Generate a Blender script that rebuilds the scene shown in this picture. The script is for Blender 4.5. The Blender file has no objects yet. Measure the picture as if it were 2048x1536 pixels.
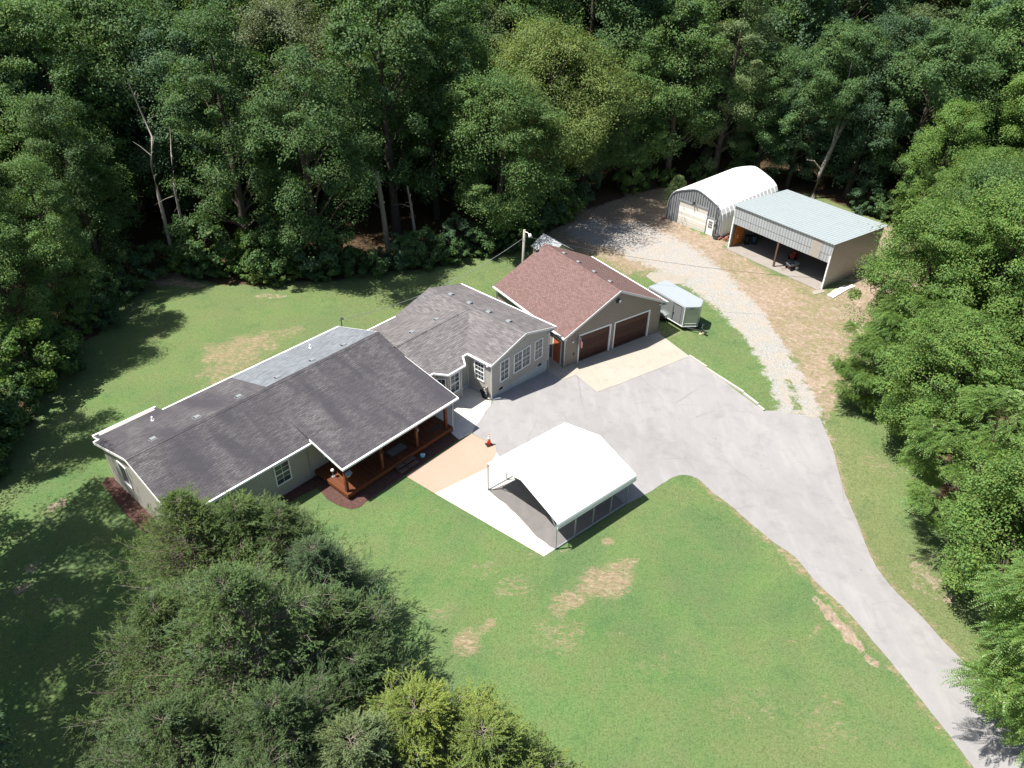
import bpy, bmesh, math, random
import numpy as np
from math import sin, cos, pi, radians, atan2, sqrt, degrees
from mathutils import Vector, Matrix

# ------------------------------------------------------------------ camera, sky, sun, exposure
SC = bpy.context.scene
COL = SC.collection
CAM_H = 32.0
F_PX, PITCH, ROLL = 1502.8, radians(35.49), radians(0.967)      # solved for the 2048 px wide photograph
_f = np.array([0, cos(PITCH), -sin(PITCH)]); _r = np.array([1., 0, 0]); _u = np.cross(_r, _f)
_r2 = cos(ROLL)*_r + sin(ROLL)*_u; _u2 = -sin(ROLL)*_r + cos(ROLL)*_u
cam = bpy.data.cameras.new("camera"); camo = bpy.data.objects.new("camera", cam); COL.objects.link(camo)
camo.matrix_world = Matrix(((_r2[0], _u2[0], -_f[0], 0), (_r2[1], _u2[1], -_f[1], 0), (_r2[2], _u2[2], -_f[2], CAM_H), (0, 0, 0, 1)))
cam.sensor_width = 36; cam.lens = F_PX/2048*36; cam.clip_start = 0.5; cam.clip_end = 6000
SC.camera = camo
SUN_EL, SUN_AZ = radians(63.5), radians(260)                     # azimuth clockwise from +Y
W = bpy.data.worlds.new("World"); SC.world = W; W.use_nodes = True
nt = W.node_tree; bg = nt.nodes['Background']
sky = nt.nodes.new('ShaderNodeTexSky'); sky.sky_type = 'NISHITA'; sky.sun_disc = False
sky.sun_elevation = SUN_EL; sky.sun_rotation = SUN_AZ; sky.air_density = 1.0; sky.dust_density = 1.6; sky.ozone_density = 1.0
nt.links.new(sky.outputs[0], bg.inputs[0]); bg.inputs[1].default_value = 0.074
sl = bpy.data.lights.new("sun", 'SUN'); sl.energy = 5.0; sl.angle = radians(0.55); sl.color = (1.0, 0.955, 0.88)
so = bpy.data.objects.new("sun", sl); COL.objects.link(so)
sdir = Vector((sin(SUN_AZ)*cos(SUN_EL), cos(SUN_AZ)*cos(SUN_EL), sin(SUN_EL)))
so.rotation_euler = sdir.to_track_quat('Z', 'Y').to_euler(); so.location = (0, 0, 60)
SC.view_settings.view_transform = 'Standard'; SC.view_settings.look = 'None'
SC.view_settings.exposure = 1.08; SC.view_settings.gamma = 1.0
SC.render.engine = 'CYCLES'
SC.cycles.max_bounces = 6; SC.cycles.diffuse_bounces = 3; SC.cycles.glossy_bounces = 2; SC.cycles.transmission_bounces = 3
SC.cycles.transparent_max_bounces = 4; SC.cycles.use_denoising = True; SC.cycles.denoiser = 'OPENIMAGEDENOISE'; SC.cycles.denoising_prefilter = 'ACCURATE'; SC.cycles.denoising_input_passes = 'RGB_ALBEDO_NORMAL'

# ------------------------------------------------------------------ frames and terrain
HO = np.array([-1.44, 42.94]); HY = radians(49.07)               # house: x along the ridge, y to the rear
KN = [(-0.5, 0), (0.7, -.04), (2, -.17), (3.5, -.36), (5, -.55), (6.5, -.68), (8.5, -.76)]
def terr(x, y):
    a = (x-HO[0])*cos(HY) + (y-HO[1])*sin(HY)
    return np.interp(a, [k[0] for k in KN], [k[1] for k in KN])
def at(px, py, z=None):
    """pixel of the 2048 x 1536 photograph -> point on the ground (or at height z)"""
    d = _r2*((px-1024)/F_PX) - _u2*((py-768)/F_PX) + _f
    zz = 0.0 if z is None else z
    for _ in range(1 if z is not None else 8):
        t = (zz-CAM_H)/d[2]; x, y = d[0]*t, d[1]*t
        if z is None: zz = float(terr(x, y))
    return (x, y, zz)

# ------------------------------------------------------------------ helpers
def tag(o, label=None, cat=None, group=None, kind=None):
    if label: o['label'] = label
    if cat: o['category'] = cat
    if group: o['group'] = group
    if kind: o['kind'] = kind
    return o
def thing(name, label, cat, loc=(0, 0, 0), rz=0, group=None):
    o = bpy.data.objects.new(name, None); COL.objects.link(o); o.empty_display_size = .3
    o.location = loc; o.rotation_euler = (0, 0, rz); return tag(o, label, cat, group)
def nrm(v):
    v = np.asarray(v, float); return v/(np.linalg.norm(v)+1e-12)

class MB:
    def __init__(s): s.v = []; s.f = []; s.uv = []; s.sm = []
    def face(s, pts, uv=None, smooth=False):
        i = len(s.v); s.v += [tuple(map(float, p)) for p in pts]; s.f.append(tuple(range(i, i+len(pts))))
        s.uv.append(uv if uv is not None else [(p[0], p[2] if len(p) > 2 else 0) for p in pts]); s.sm.append(smooth); return s
    def box(s, x0, y0, z0, x1, y1, z1):
        return s.obox(((x0+x1)/2, (y0+y1)/2, (z0+z1)/2), (1, 0, 0), (0, 1, 0), (0, 0, 1), abs(x1-x0), abs(y1-y0), abs(z1-z0))
    def obox(s, c, X, Y, Z, sx, sy, sz, tx=1, ty=1):
        c = np.array(c, float); X, Y, Z = nrm(X)*sx/2, nrm(Y)*sy/2, nrm(Z)*sz/2
        P = lambda i, j, k: c+(X*i*(tx if k > 0 else 1))+(Y*j*(ty if k > 0 else 1))+Z*k
        for q in (((-1,-1,-1),(-1,1,-1),(1,1,-1),(1,-1,-1)), ((-1,-1,1),(1,-1,1),(1,1,1),(-1,1,1)), ((-1,-1,-1),(1,-1,-1),(1,-1,1),(-1,-1,1)),
                  ((1,1,-1),(-1,1,-1),(-1,1,1),(1,1,1)), ((-1,1,-1),(-1,-1,-1),(-1,-1,1),(-1,1,1)), ((1,-1,-1),(1,1,-1),(1,1,1),(1,-1,1))):
            pts = [P(*w) for w in q]
            e = pts[1]-pts[0]; g = pts[3]-pts[0]
            s.face(pts, [(0, 0), (np.linalg.norm(e), 0), (np.linalg.norm(e), np.linalg.norm(g)), (0, np.linalg.norm(g))])
        return s
    def beam(s, p, q, w, h, up=(0, 0, 1)):
        p = np.array(p, float); q = np.array(q, float); X = nrm(q-p); Z = np.array(up, float); Y = nrm(np.cross(Z, X)); Z = np.cross(X, Y)
        return s.obox((p+q)/2, X, Y, Z, np.linalg.norm(q-p), w, h)
    def tube(s, pts, r, n=8, cap=True):
        pts = [np.array(p, float) for p in pts]; rs = r if hasattr(r, '__len__') else [r]*len(pts)
        rings = []; base = len(s.v); ref = np.array([0, 0, 1.])
        for i, p in enumerate(pts):
            t = nrm(pts[min(i+1, len(pts)-1)]-pts[max(i-1, 0)])
            a = np.cross(t, ref)
            if np.linalg.norm(a) < .1: a = np.cross(t, np.array([1., 0, 0]))
            a = nrm(a); b = np.cross(t, a)
            ring = [len(s.v)+k for k in range(n)]
            s.v += [tuple(p+rs[i]*(cos(2*pi*k/n)*a+sin(2*pi*k/n)*b)) for k in range(n)]
            rings.append(ring)
        for r0, r1 in zip(rings, rings[1:]):
            for k in range(n):
                s.f.append((r0[k], r0[(k+1) % n], r1[(k+1) % n], r1[k])); s.uv.append([(0, 0)]*4); s.sm.append(True)
        if cap:
            s.f.append(tuple(rings[0][::-1])); s.uv.append([(0, 0)]*n); s.sm.append(False)
            s.f.append(tuple(rings[-1])); s.uv.append([(0, 0)]*n); s.sm.append(False)
        return s
    def slab(s, pts, th=.1, eave=None):
        """roof slab: top polygon with metric uv, thickness downwards"""
        P = [np.array(p, float) for p in pts]
        n = nrm(np.cross(P[1]-P[0], P[2]-P[1]))
        if n[2] < 0: P = P[::-1]; n = -n
        e = nrm(np.array(eave, float)) if eave is not None else nrm(np.cross((0, 0, 1), n))
        up = np.cross(n, e)
        s.face(P, [(float(p@e), float(p@up)) for p in P])
        B = [p-np.array([0, 0, th]) for p in P]; s.face(B[::-1], [(0, 0)]*len(P))
        for i in range(len(P)):
            j = (i+1) % len(P); s.face([P[i], B[i], B[j], P[j]], [(0, 0)]*4)
        return s
    def prism(s, poly, z0, z1):
        a = sum(poly[i][0]*poly[(i+1) % len(poly)][1]-poly[(i+1) % len(poly)][0]*poly[i][1] for i in range(len(poly)))
        if a < 0: poly = poly[::-1]
        s.face([(p[0], p[1], z1) for p in poly], [(p[0], p[1]) for p in poly]); s.face([(p[0], p[1], z0) for p in poly[::-1]], [(p[0], p[1]) for p in poly[::-1]])
        L = 0
        for i in range(len(poly)):
            p, q = poly[i], poly[(i+1) % len(poly)]; d = sqrt((p[0]-q[0])**2+(p[1]-q[1])**2)
            s.face([(p[0], p[1], z0), (q[0], q[1], z0), (q[0], q[1], z1), (p[0], p[1], z1)], [(L, z0), (L+d, z0), (L+d, z1), (L, z1)]); L += d
        return s
    def build(s, name, m, parent=None, bevel=0):
        me = bpy.data.meshes.new(name); me.from_pydata(s.v, [], s.f); me.materials.append(m)
        uvl = me.uv_layers.new(name='UVMap'); flat = [c for u in s.uv for p in u for c in p[:2]]
        uvl.data.foreach_set('uv', flat); me.polygons.foreach_set('use_smooth', s.sm); me.update()
        o = bpy.data.objects.new(name, me); COL.objects.link(o)
        if parent: o.parent = parent
        if bevel:
            b = o.modifiers.new('bevel', 'BEVEL'); b.width = bevel; b.segments = 2; b.limit_method = 'ANGLE'
        return o

# ------------------------------------------------------------------ materials
def N(t, typ, **kw):
    n = t.nodes.new('ShaderNode'+typ)
    for k, v in kw.items():
        if k in n.inputs and not hasattr(n, k): n.inputs[k].default_value = v
        elif hasattr(n, k): setattr(n, k, v)
        else: n.inputs[k].default_value = v
    return n
class Mat:
    def __init__(s, name, rough=.8, spec=.3, metal=0):
        s.m = bpy.data.materials.new(name); s.m.use_nodes = True; s.t = s.m.node_tree; s.b = s.t.nodes['Principled BSDF']
        s.b.inputs['Roughness'].default_value = rough; s.b.inputs['Specular IOR Level'].default_value = spec; s.b.inputs['Metallic'].default_value = metal
    def L(s, a, b): s.t.links.new(a, b)
    def co(s, kind='Object'):
        n = N(s.t, 'TexCoord'); return n.outputs[kind]
    def map(s, v, scale=(1, 1, 1), rot=(0, 0, 0), loc=(0, 0, 0)):
        n = N(s.t, 'Mapping'); n.inputs['Scale'].default_value = scale; n.inputs['Rotation'].default_value = rot; n.inputs['Location'].default_value = loc
        s.L(v, n.inputs[0]); return n.outputs[0]
    def noise(s, v, scale, detail=4, rough=.55, dist=0):
        n = N(s.t, 'TexNoise'); n.inputs['Scale'].default_value = scale; n.inputs['Detail'].default_value = detail
        n.inputs['Roughness'].default_value = rough; n.inputs['Distortion'].default_value = dist; s.L(v, n.inputs['Vector']); return n.outputs[0]
    def ramp(s, f, stops, interp='LINEAR'):
        n = N(s.t, 'ValToRGB'); cr = n.color_ramp; cr.interpolation = interp
        while len(cr.elements) < len(stops): cr.elements.new(.5)
        for e, (p, c) in zip(cr.elements, stops):
            e.position = p; e.color = (c, c, c, 1) if not hasattr(c, '__len__') else (*c, 1)
        s.L(f, n.inputs[0]); return n.outputs[0]
    def mix(s, f, a, b, mode='MIX'):
        n = N(s.t, 'Mix'); n.data_type = 'RGBA'; n.blend_type = mode
        for sock, val in ((n.inputs[0], f), (n.inputs[6], a), (n.inputs[7], b)):
            if hasattr(val, 'is_linked') or isinstance(val, bpy.types.NodeSocket): s.L(val, sock)
            elif hasattr(val, '__len__'): sock.default_value = (*val, 1)
            elif sock.type == 'RGBA': sock.default_value = (val, val, val, 1)
            else: sock.default_value = val
        return n.outputs[2]
    def math(s, op, a, b=0, c=None):
        n = N(s.t, 'Math'); n.operation = op
        for k, val in enumerate((a, b, c)):
            if val is None: continue
            if isinstance(val, bpy.types.NodeSocket): s.L(val, n.inputs[k])
            else: n.inputs[k].default_value = val
        return n.outputs[0]
    def attr(s, name):
        n = N(s.t, 'Attribute'); n.attribute_name = name; return n.outputs['Fac']
    def bump(s, h, strength=.5, dist=.02):
        n = N(s.t, 'Bump'); n.inputs['Strength'].default_value = strength; n.inputs['Distance'].default_value = dist
        s.L(h, n.inputs['Height']); s.L(n.outputs[0], s.b.inputs['Normal']); return s
    def col(s, c):
        if isinstance(c, bpy.types.NodeSocket): s.L(c, s.b.inputs['Base Color'])
        else: s.b.inputs['Base Color'].default_value = (*c, 1)
        return s
def plain(name, c, rough=.6, spec=.3, metal=0, var=.12, scale=3.0):
    m = Mat(name, rough, spec, metal); v = m.co()
    n = m.noise(v, scale, 5, .6); f = m.noise(v, scale*14, 3)
    a = m.mix(n, [x*(1-var) for x in c], [min(1, x*(1+var)) for x in c])
    a = m.mix(m.ramp(f, [(.3, .0), (.75, var*1.5)]), a, [x*.6 for x in c])
    m.col(a); return m.m
M = {}
M['white_trim'] = plain('white_trim', (.78, .79, .80), .45, .4, var=.06)
M['white_door'] = plain('white_door', (.76, .74, .70), .5, .4, var=.05)
M['carport_white'] = plain('carport_white', (.86, .87, .86), .35, .5, var=.02)
M['dark_hole'] = plain('dark_hole', (.012, .012, .013), .9, .1)
M['grey_metal'] = plain('grey_metal', (.30, .33, .36), .45, .5, .4, var=.12)
M['dark_metal'] = plain('dark_metal', (.05, .055, .06), .5, .4, .3)
M['vent_grey'] = plain('vent_grey', (.22, .235, .245), .6, .3, .2)
M['black_rubber'] = plain('black_rubber', (.018, .018, .019), .75, .3)
M['orange'] = plain('cone_orange', (.80, .09, .035), .45, .4, var=.05)
M['brown_door'] = plain('brown_door', (.42, .12, .055), .45, .4, var=.2, scale=4)
M['rust_door'] = plain('rust_door', (.42, .14, .03), .6, .3, var=.25, scale=2)
M['kerb_grey'] = plain('chalky_kerb', (.42, .40, .36), .9, .1, var=.2); M['soffit'] = plain('soffit', (.62, .62, .60), .6)
M['blue_ball'] = plain('blue_ball', (.12, .42, .55), .35, .5)
M['red_paint'] = plain('red_paint', (.30, .03, .025), .4, .5)
M['brick_block'] = plain('brick_block', (.26, .12, .09), .9, .2, var=.3, scale=6)
M['yellow_board'] = plain('yellow_board', (.72, .64, .36), .8)
M['tan_panel'] = plain('tan_panel', (.33, .30, .26), .7, .2)
M['pvc_white'] = plain('pvc_white', (.8, .8, .78), .4, .5)
M['rust_steel'] = plain('rust_steel', (.12, .07, .05), .7, .3, var=.4, scale=5)
M['pebble_grey'] = plain('weathered_grey_wood', (.33, .31, .28), .85, .2, var=.25, scale=5)

def glass_mat():
    m = Mat('window_glass', .08, .6); v = m.co()
    m.col(m.mix(m.noise(v, 1.2, 2), (.02, .028, .03), (.07, .085, .085))); return m.m
M['glass'] = glass_mat()
def siding(name, c, pitch=.105):
    m = Mat(name, .55, .3); v = m.co()
    sx = N(m.t, 'SeparateXYZ'); m.L(v, sx.inputs[0])
    fr = m.math('FRACT', m.math('DIVIDE', sx.outputs[2], pitch*1.6))
    edge = m.ramp(fr, [(0, .0), (.22, 1.0), (.85, 1.0), (1, .3)])
    n = m.noise(m.map(v, (.6, .6, 2)), 2.2, 4); n2 = m.noise(m.map(v, (3, 3, .35)), 2.0, 3)
    base = m.mix(n, [x*.88 for x in c], [x*1.08 for x in c])
    base = m.mix(m.ramp(n2, [(.55, 0), (.8, .25)]), base, [x*.6 for x in c])
    m.col(m.mix(edge, [x*.42 for x in c], base)); m.bump(fr, .6, .012); return m.m
M['siding'] = siding('grey_beige_siding', (.40, .385, .345))
M['siding_tan'] = siding('tan_siding', (.275, .235, .195))
def ribbed(name, c, c2, pitch, axis=0, metal=.3, rough=.45, stain=.3, bumpd=.02, rot=0):
    m = Mat(name, rough, .5, metal); v = m.co()
    sx = N(m.t, 'SeparateXYZ'); m.L(v, sx.inputs[0])
    fr = m.math('FRACT', m.math('DIVIDE', sx.outputs[axis], pitch))
    h = m.ramp(fr, [(0, 0), (.15, 1), (.30, 0), (1, 0)])
    n = m.noise(v, .8, 5, .6); st = m.noise(m.map(v, (3, 3, .6)), 1.3, 4)
    b = m.mix(n, c, c2); b = m.mix(m.ramp(st, [(.5, 0), (.8, stain)]), b, (.22, .15, .10))
    m.col(m.mix(m.ramp(fr, [(0, .3), (.12, 0), (.20, .95), (.42, 0), (1, .1)]), b, [x*.42 for x in c])); m.bump(h, .8, bumpd); return m.m
M['ribbed_wall'] = ribbed('ribbed_steel_wall', (.36, .39, .42), (.46, .49, .51), .305, axis=1)
M['ribbed_side'] = ribbed('ribbed_steel_side', (.38, .36, .33), (.47, .44, .40), .305, axis=0)
M['ribbed_roof'] = ribbed('ribbed_steel_roof', (.37, .43, .455), (.43, .49, .51), .305, axis=1, stain=.3)
M['ribbed_end'] = ribbed('ribbed_end_wall', (.34, .36, .38), (.44, .46, .47), .30, axis=1)
def shingles(name, c, c2, dark=(.03, .028, .03), streak=.5, rowh=.143, brick=.33, seed=0., rv=1.):
    m = Mat(name, .92, .18); uv = m.co('UV')
    br = N(m.t, 'TexBrick'); br.offset = .5; br.squash = 1
    for k, v in (('Scale', 1.0), ('Mortar Size', .02), ('Mortar Smooth', .4), ('Bias', 0.0), ('Brick Width', brick), ('Row Height', rowh)): br.inputs[k].default_value = v
    br.inputs['Color1'].default_value = (*[x*.72 for x in c], 1); br.inputs['Color2'].default_value = (*[x*1.22 for x in c2], 1); br.inputs['Mortar'].default_value = (*[x*.5 for x in c], 1)
    m.L(uv, br.inputs['Vector'])
    n = m.noise(m.map(uv, (.5, .12, 1), loc=(seed, 0, 0)), 1.1, 5, .6, .6)       # streaks run down the slope
    n2 = m.noise(m.map(uv, (1, 1, 1), loc=(seed, 3, 0)), .45, 4, .6)
    n3 = m.noise(uv, 26, 3, .7); rowv = m.noise(m.map(uv, (.7, 3.6, 1)), 1.9, 2)
    a = m.mix(m.ramp(rowv, [(.45, 0), (.62, .26*rv)]), br.outputs[0], [min(1, x*1.55) for x in c2]); a = m.mix(m.ramp(rowv, [(.36, .28*rv), (.47, 0)]), a, [x*.5 for x in c])
    a = m.mix(m.ramp(n, [(.42, 0), (.62, streak)]), a, dark)
    a = m.mix(m.ramp(n2, [(.35, 0), (.65, streak*.55)]), a, dark)
    a = m.mix(m.ramp(n3, [(.35, 0), (.7, .4)]), a, [x*1.4 for x in c2])
    m.col(a); h = m.math('ADD', m.math('MULTIPLY', br.outputs[1], -1), m.math('MULTIPLY', n3, .5)); m.bump(h, .6, .012); return m.m
M['roof_main'] = shingles('weathered_brown_shingles', (.066, .062, .065), (.102, .097, .101), (.026, .024, .033), .85)
M['roof_grey'] = shingles('grey_shingles', (.135, .150, .170), (.165, .180, .200), (.09, .10, .11), .3, seed=4)
M['roof_wing'] = shingles('pale_brown_grey_shingles', (.106, .097, .099), (.160, .149, .150), (.06, .055, .06), .45, brick=.45, seed=9)
M['roof_red'] = shingles('dusty_red_shingles', (.140, .086, .079), (.152, .098, .090), (.11, .072, .067), .25, brick=.25, rowh=.13, seed=2, rv=.3)
M['roof_shed'] = shingles('weathered_pale_shingles', (.22, .24, .26), (.34, .36, .37), (.12, .13, .14), .5, seed=7)
def wood(name, c, pitch=.14, axis=0, gap=.4):
    m = Mat(name, .6, .3); v = m.co(); sx = N(m.t, 'SeparateXYZ'); m.L(v, sx.inputs[0])
    q = m.math('DIVIDE', sx.outputs[axis], pitch); fr = m.math('FRACT', q); fl = m.math('FLOOR', q)
    wn = N(m.t, 'TexWhiteNoise'); wn.noise_dimensions = '1D'; m.L(fl, wn.inputs['W'])
    b = m.mix(wn.outputs[0], [x*.7 for x in c], [x*1.25 for x in c]); n = m.noise(m.map(v, (6, 1, 6) if axis == 0 else (1, 6, 6)), 3, 4)
    b = m.mix(m.ramp(n, [(.4, 0), (.7, .4)]), b, [x*.5 for x in c])
    m.col(m.mix(m.ramp(fr, [(0, 1), (.06, 0), (.94, 0), (1, 1)]), b, [x*.15 for x in c])); m.bump(m.ramp(fr, [(0, 0), (.07, 1), (.93, 1), (1, 0)]), .5, .01); return m.m
M['deck'] = wood('red_stained_decking', (.125, .038, .014), .14, 0)
M['post_wood'] = wood('red_stained_timber', (.15, .048, .018), .6, 2)
M['lattice'] = wood('brown_lattice', (.14, .048, .017), .12, 0)
M['step_wood'] = wood('weathered_brown_steps', (.10, .07, .06), 1.5, 0)
M['garage_door'] = wood('mahogany_brown_door', (.078, .033, .025), .53, 2)
M['sect_door'] = wood('off_white_sectional_door', (.74, .71, .64), .30, 2)
M['pole_wood'] = plain('grey_pole_wood', (.34, .32, .28), .9, .1, var=.25, scale=5)
M['bark'] = plain('bark', (.085, .070, .056), .95, .1, var=.35, scale=6)
M['pale_bark'] = plain('pale_dead_bark', (.30, .27, .23), .95, .1, var=.35, scale=4)
M['twig'] = plain('grey_twig', (.20, .17, .145), .95, .1, var=.3, scale=5)
def block():
    m = Mat('grey_split_block', .9, .2); v = m.co(); sx = N(m.t, 'SeparateXYZ'); m.L(v, sx.inputs[0])
    cb = N(m.t, 'CombineXYZ'); m.L(m.math('ADD', sx.outputs[0], sx.outputs[1]), cb.inputs[0]); m.L(sx.outputs[2], cb.inputs[1])
    br = N(m.t, 'TexBrick'); br.inputs['Scale'].default_value = 1; br.inputs['Brick Width'].default_value = .41; br.inputs['Row Height'].default_value = .2; br.inputs['Mortar Size'].default_value = .012
    br.inputs['Color1'].default_value = (.42, .44, .45, 1); br.inputs['Color2'].default_value = (.52, .54, .54, 1); br.inputs['Mortar'].default_value = (.30, .32, .33, 1); m.L(cb.outputs[0], br.inputs[0])
    n = m.noise(v, 9, 5); m.col(m.mix(m.ramp(n, [(.4, 0), (.7, .4)]), br.outputs[0], (.30, .32, .33))); m.bump(n, .5, .02); return m.m
M['block'] = block()

def asphalt(name='worn_asphalt', k=None):
    m = Mat(name, .93, .15); v = m.co()
    a = m.mix(m.noise(v, .16, 5, .6, .4), (.215, .209, .210), (.278, .271, .270))
    a = m.mix(m.ramp(m.noise(m.map(v, (1, .22, 1), rot=(0, 0, .5)), 1.2, 5, .65), [(.45, 0), (.68, .5)]), a, (.315, .303, .298))
    a = m.mix(m.ramp(m.noise(v, .7, 6, .7), [(.50, 0), (.72, .6)]), a, (.175, .17, .172))
    a = m.mix(m.ramp(m.noise(v, 38, 3, .8), [(.35, 0), (.75, .38)]), a, (.16, .155, .155))
    vo = N(m.t, 'TexVoronoi'); vo.inputs['Scale'].default_value = .55; m.L(m.map(v, (1, 1, 1)), vo.inputs['Vector'])
    a = m.mix(m.ramp(m.math('ADD', vo.outputs['Distance'], m.math('MULTIPLY', m.noise(v, 8, 2), .10)), [(.07, .5), (.11, 0)]), a, (.12, .12, .12))
    vo2 = N(m.t, 'TexVoronoi'); vo2.inputs['Scale'].default_value = 1.9; m.L(v, vo2.inputs['Vector'])
    a = m.mix(m.ramp(vo2.outputs['Distance'], [(.035, .6), (.05, 0)]), a, (.45, .44, .42))
    vc = N(m.t, 'TexVoronoi'); vc.feature = 'DISTANCE_TO_EDGE'; vc.inputs['Scale'].default_value = .16
    nn = N(m.t, 'TexNoise'); nn.inputs['Scale'].default_value = .8; nn.inputs['Detail'].default_value = 4; m.L(v, nn.inputs['Vector'])
    m.L(m.mix(.35, v, nn.outputs['Color'], 'ADD'), vc.inputs['Vector'])
    crack = m.math('MULTIPLY', m.ramp(vc.outputs['Distance'], [(0, .5), (.006, 0)]), m.ramp(m.noise(v, .25, 3), [(.45, 0), (.6, 1)]))
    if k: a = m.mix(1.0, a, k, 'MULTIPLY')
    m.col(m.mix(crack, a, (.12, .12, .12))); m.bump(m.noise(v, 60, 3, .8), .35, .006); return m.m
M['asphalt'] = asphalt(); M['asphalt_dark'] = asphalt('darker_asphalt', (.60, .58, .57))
def concrete(name, c, c2, stain, cells=None, st=.5):
    m = Mat(name, .9, .2); v = m.co()
    a = m.mix(m.noise(v, .5, 6, .65), c, c2)
    a = m.mix(m.ramp(m.noise(v, 1.7, 7, .7, .5), [(.52, 0), (.75, st)]), a, stain)
    a = m.mix(m.ramp(m.noise(v, 34, 3, .8), [(.35, 0), (.75, .3)]), a, [x*.7 for x in c])
    m.col(a); m.bump(m.noise(v, 45, 3, .8), .25, .004); return m
def joints(m, rot, px, py, ox, oy, col):
    v = m.map(m.co(), (1, 1, 1), rot=(0, 0, -rot), loc=(0, 0, 0)); sx = N(m.t, 'SeparateXYZ'); m.L(v, sx.inputs[0])
    old = m.b.inputs['Base Color'].links[0].from_socket; f = None
    for k, (p, o) in enumerate(((px, ox), (py, oy))):
        fr = m.math('FRACT', m.math('DIVIDE', m.math('SUBTRACT', sx.outputs[k], o), p))
        l = m.ramp(fr, [(0, .8), (.02/p, 0), (1-.02/p, 0), (1, .8)]); f = l if f is None else m.math('MAXIMUM', f, l)
    m.L(m.mix(f, old, col), m.b.inputs['Base Color'])
_c = concrete('apron_concrete', (.29, .268, .225), (.36, .335, .285), (.19, .175, .15)); 
_G2 = (3.97, 48.21); _gy = radians(34.4)
joints(_c, _gy, 3.35, 2.2, _G2[0]*cos(_gy)+_G2[1]*sin(_gy)+3.1, -_G2[0]*sin(_gy)+_G2[1]*cos(_gy)-2.0, (.28, .25, .21)); M['concrete_apron'] = _c.m
M['concrete_white'] = concrete('bleached_concrete', (.50, .48, .42), (.60, .58, .51), (.27, .245, .20), st=.65).m
M['concrete_patio'] = concrete('stained_patio_concrete', (.50, .48, .43), (.62, .59, .52), (.22, .21, .18), st=.55).m
M['concrete_tan'] = concrete('tan_tinted_concrete', (.335, .228, .175), (.385, .27, .21), (.26, .17, .125), st=.3).m
M['concrete_old'] = concrete('old_dirty_concrete', (.24, .22, .19), (.31, .28, .235), (.16, .14, .12)).m
M['shed_floor'] = concrete('shed_floor_concrete', (.21, .19, .175), (.29, .265, .235), (.11, .095, .085)).m
def mulch():
    m = Mat('red_brown_mulch', .95, .1); v = m.co()
    a = m.ramp(m.noise(v, 22, 4, .8), [(.3, (.022, .013, .012)), (.5, (.085, .045, .038)), (.75, (.19, .12, .10))])
    m.col(a); m.bump(m.noise(v, 22, 4, .8), 1, .04); return m.m
M['mulch'] = mulch()

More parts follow.
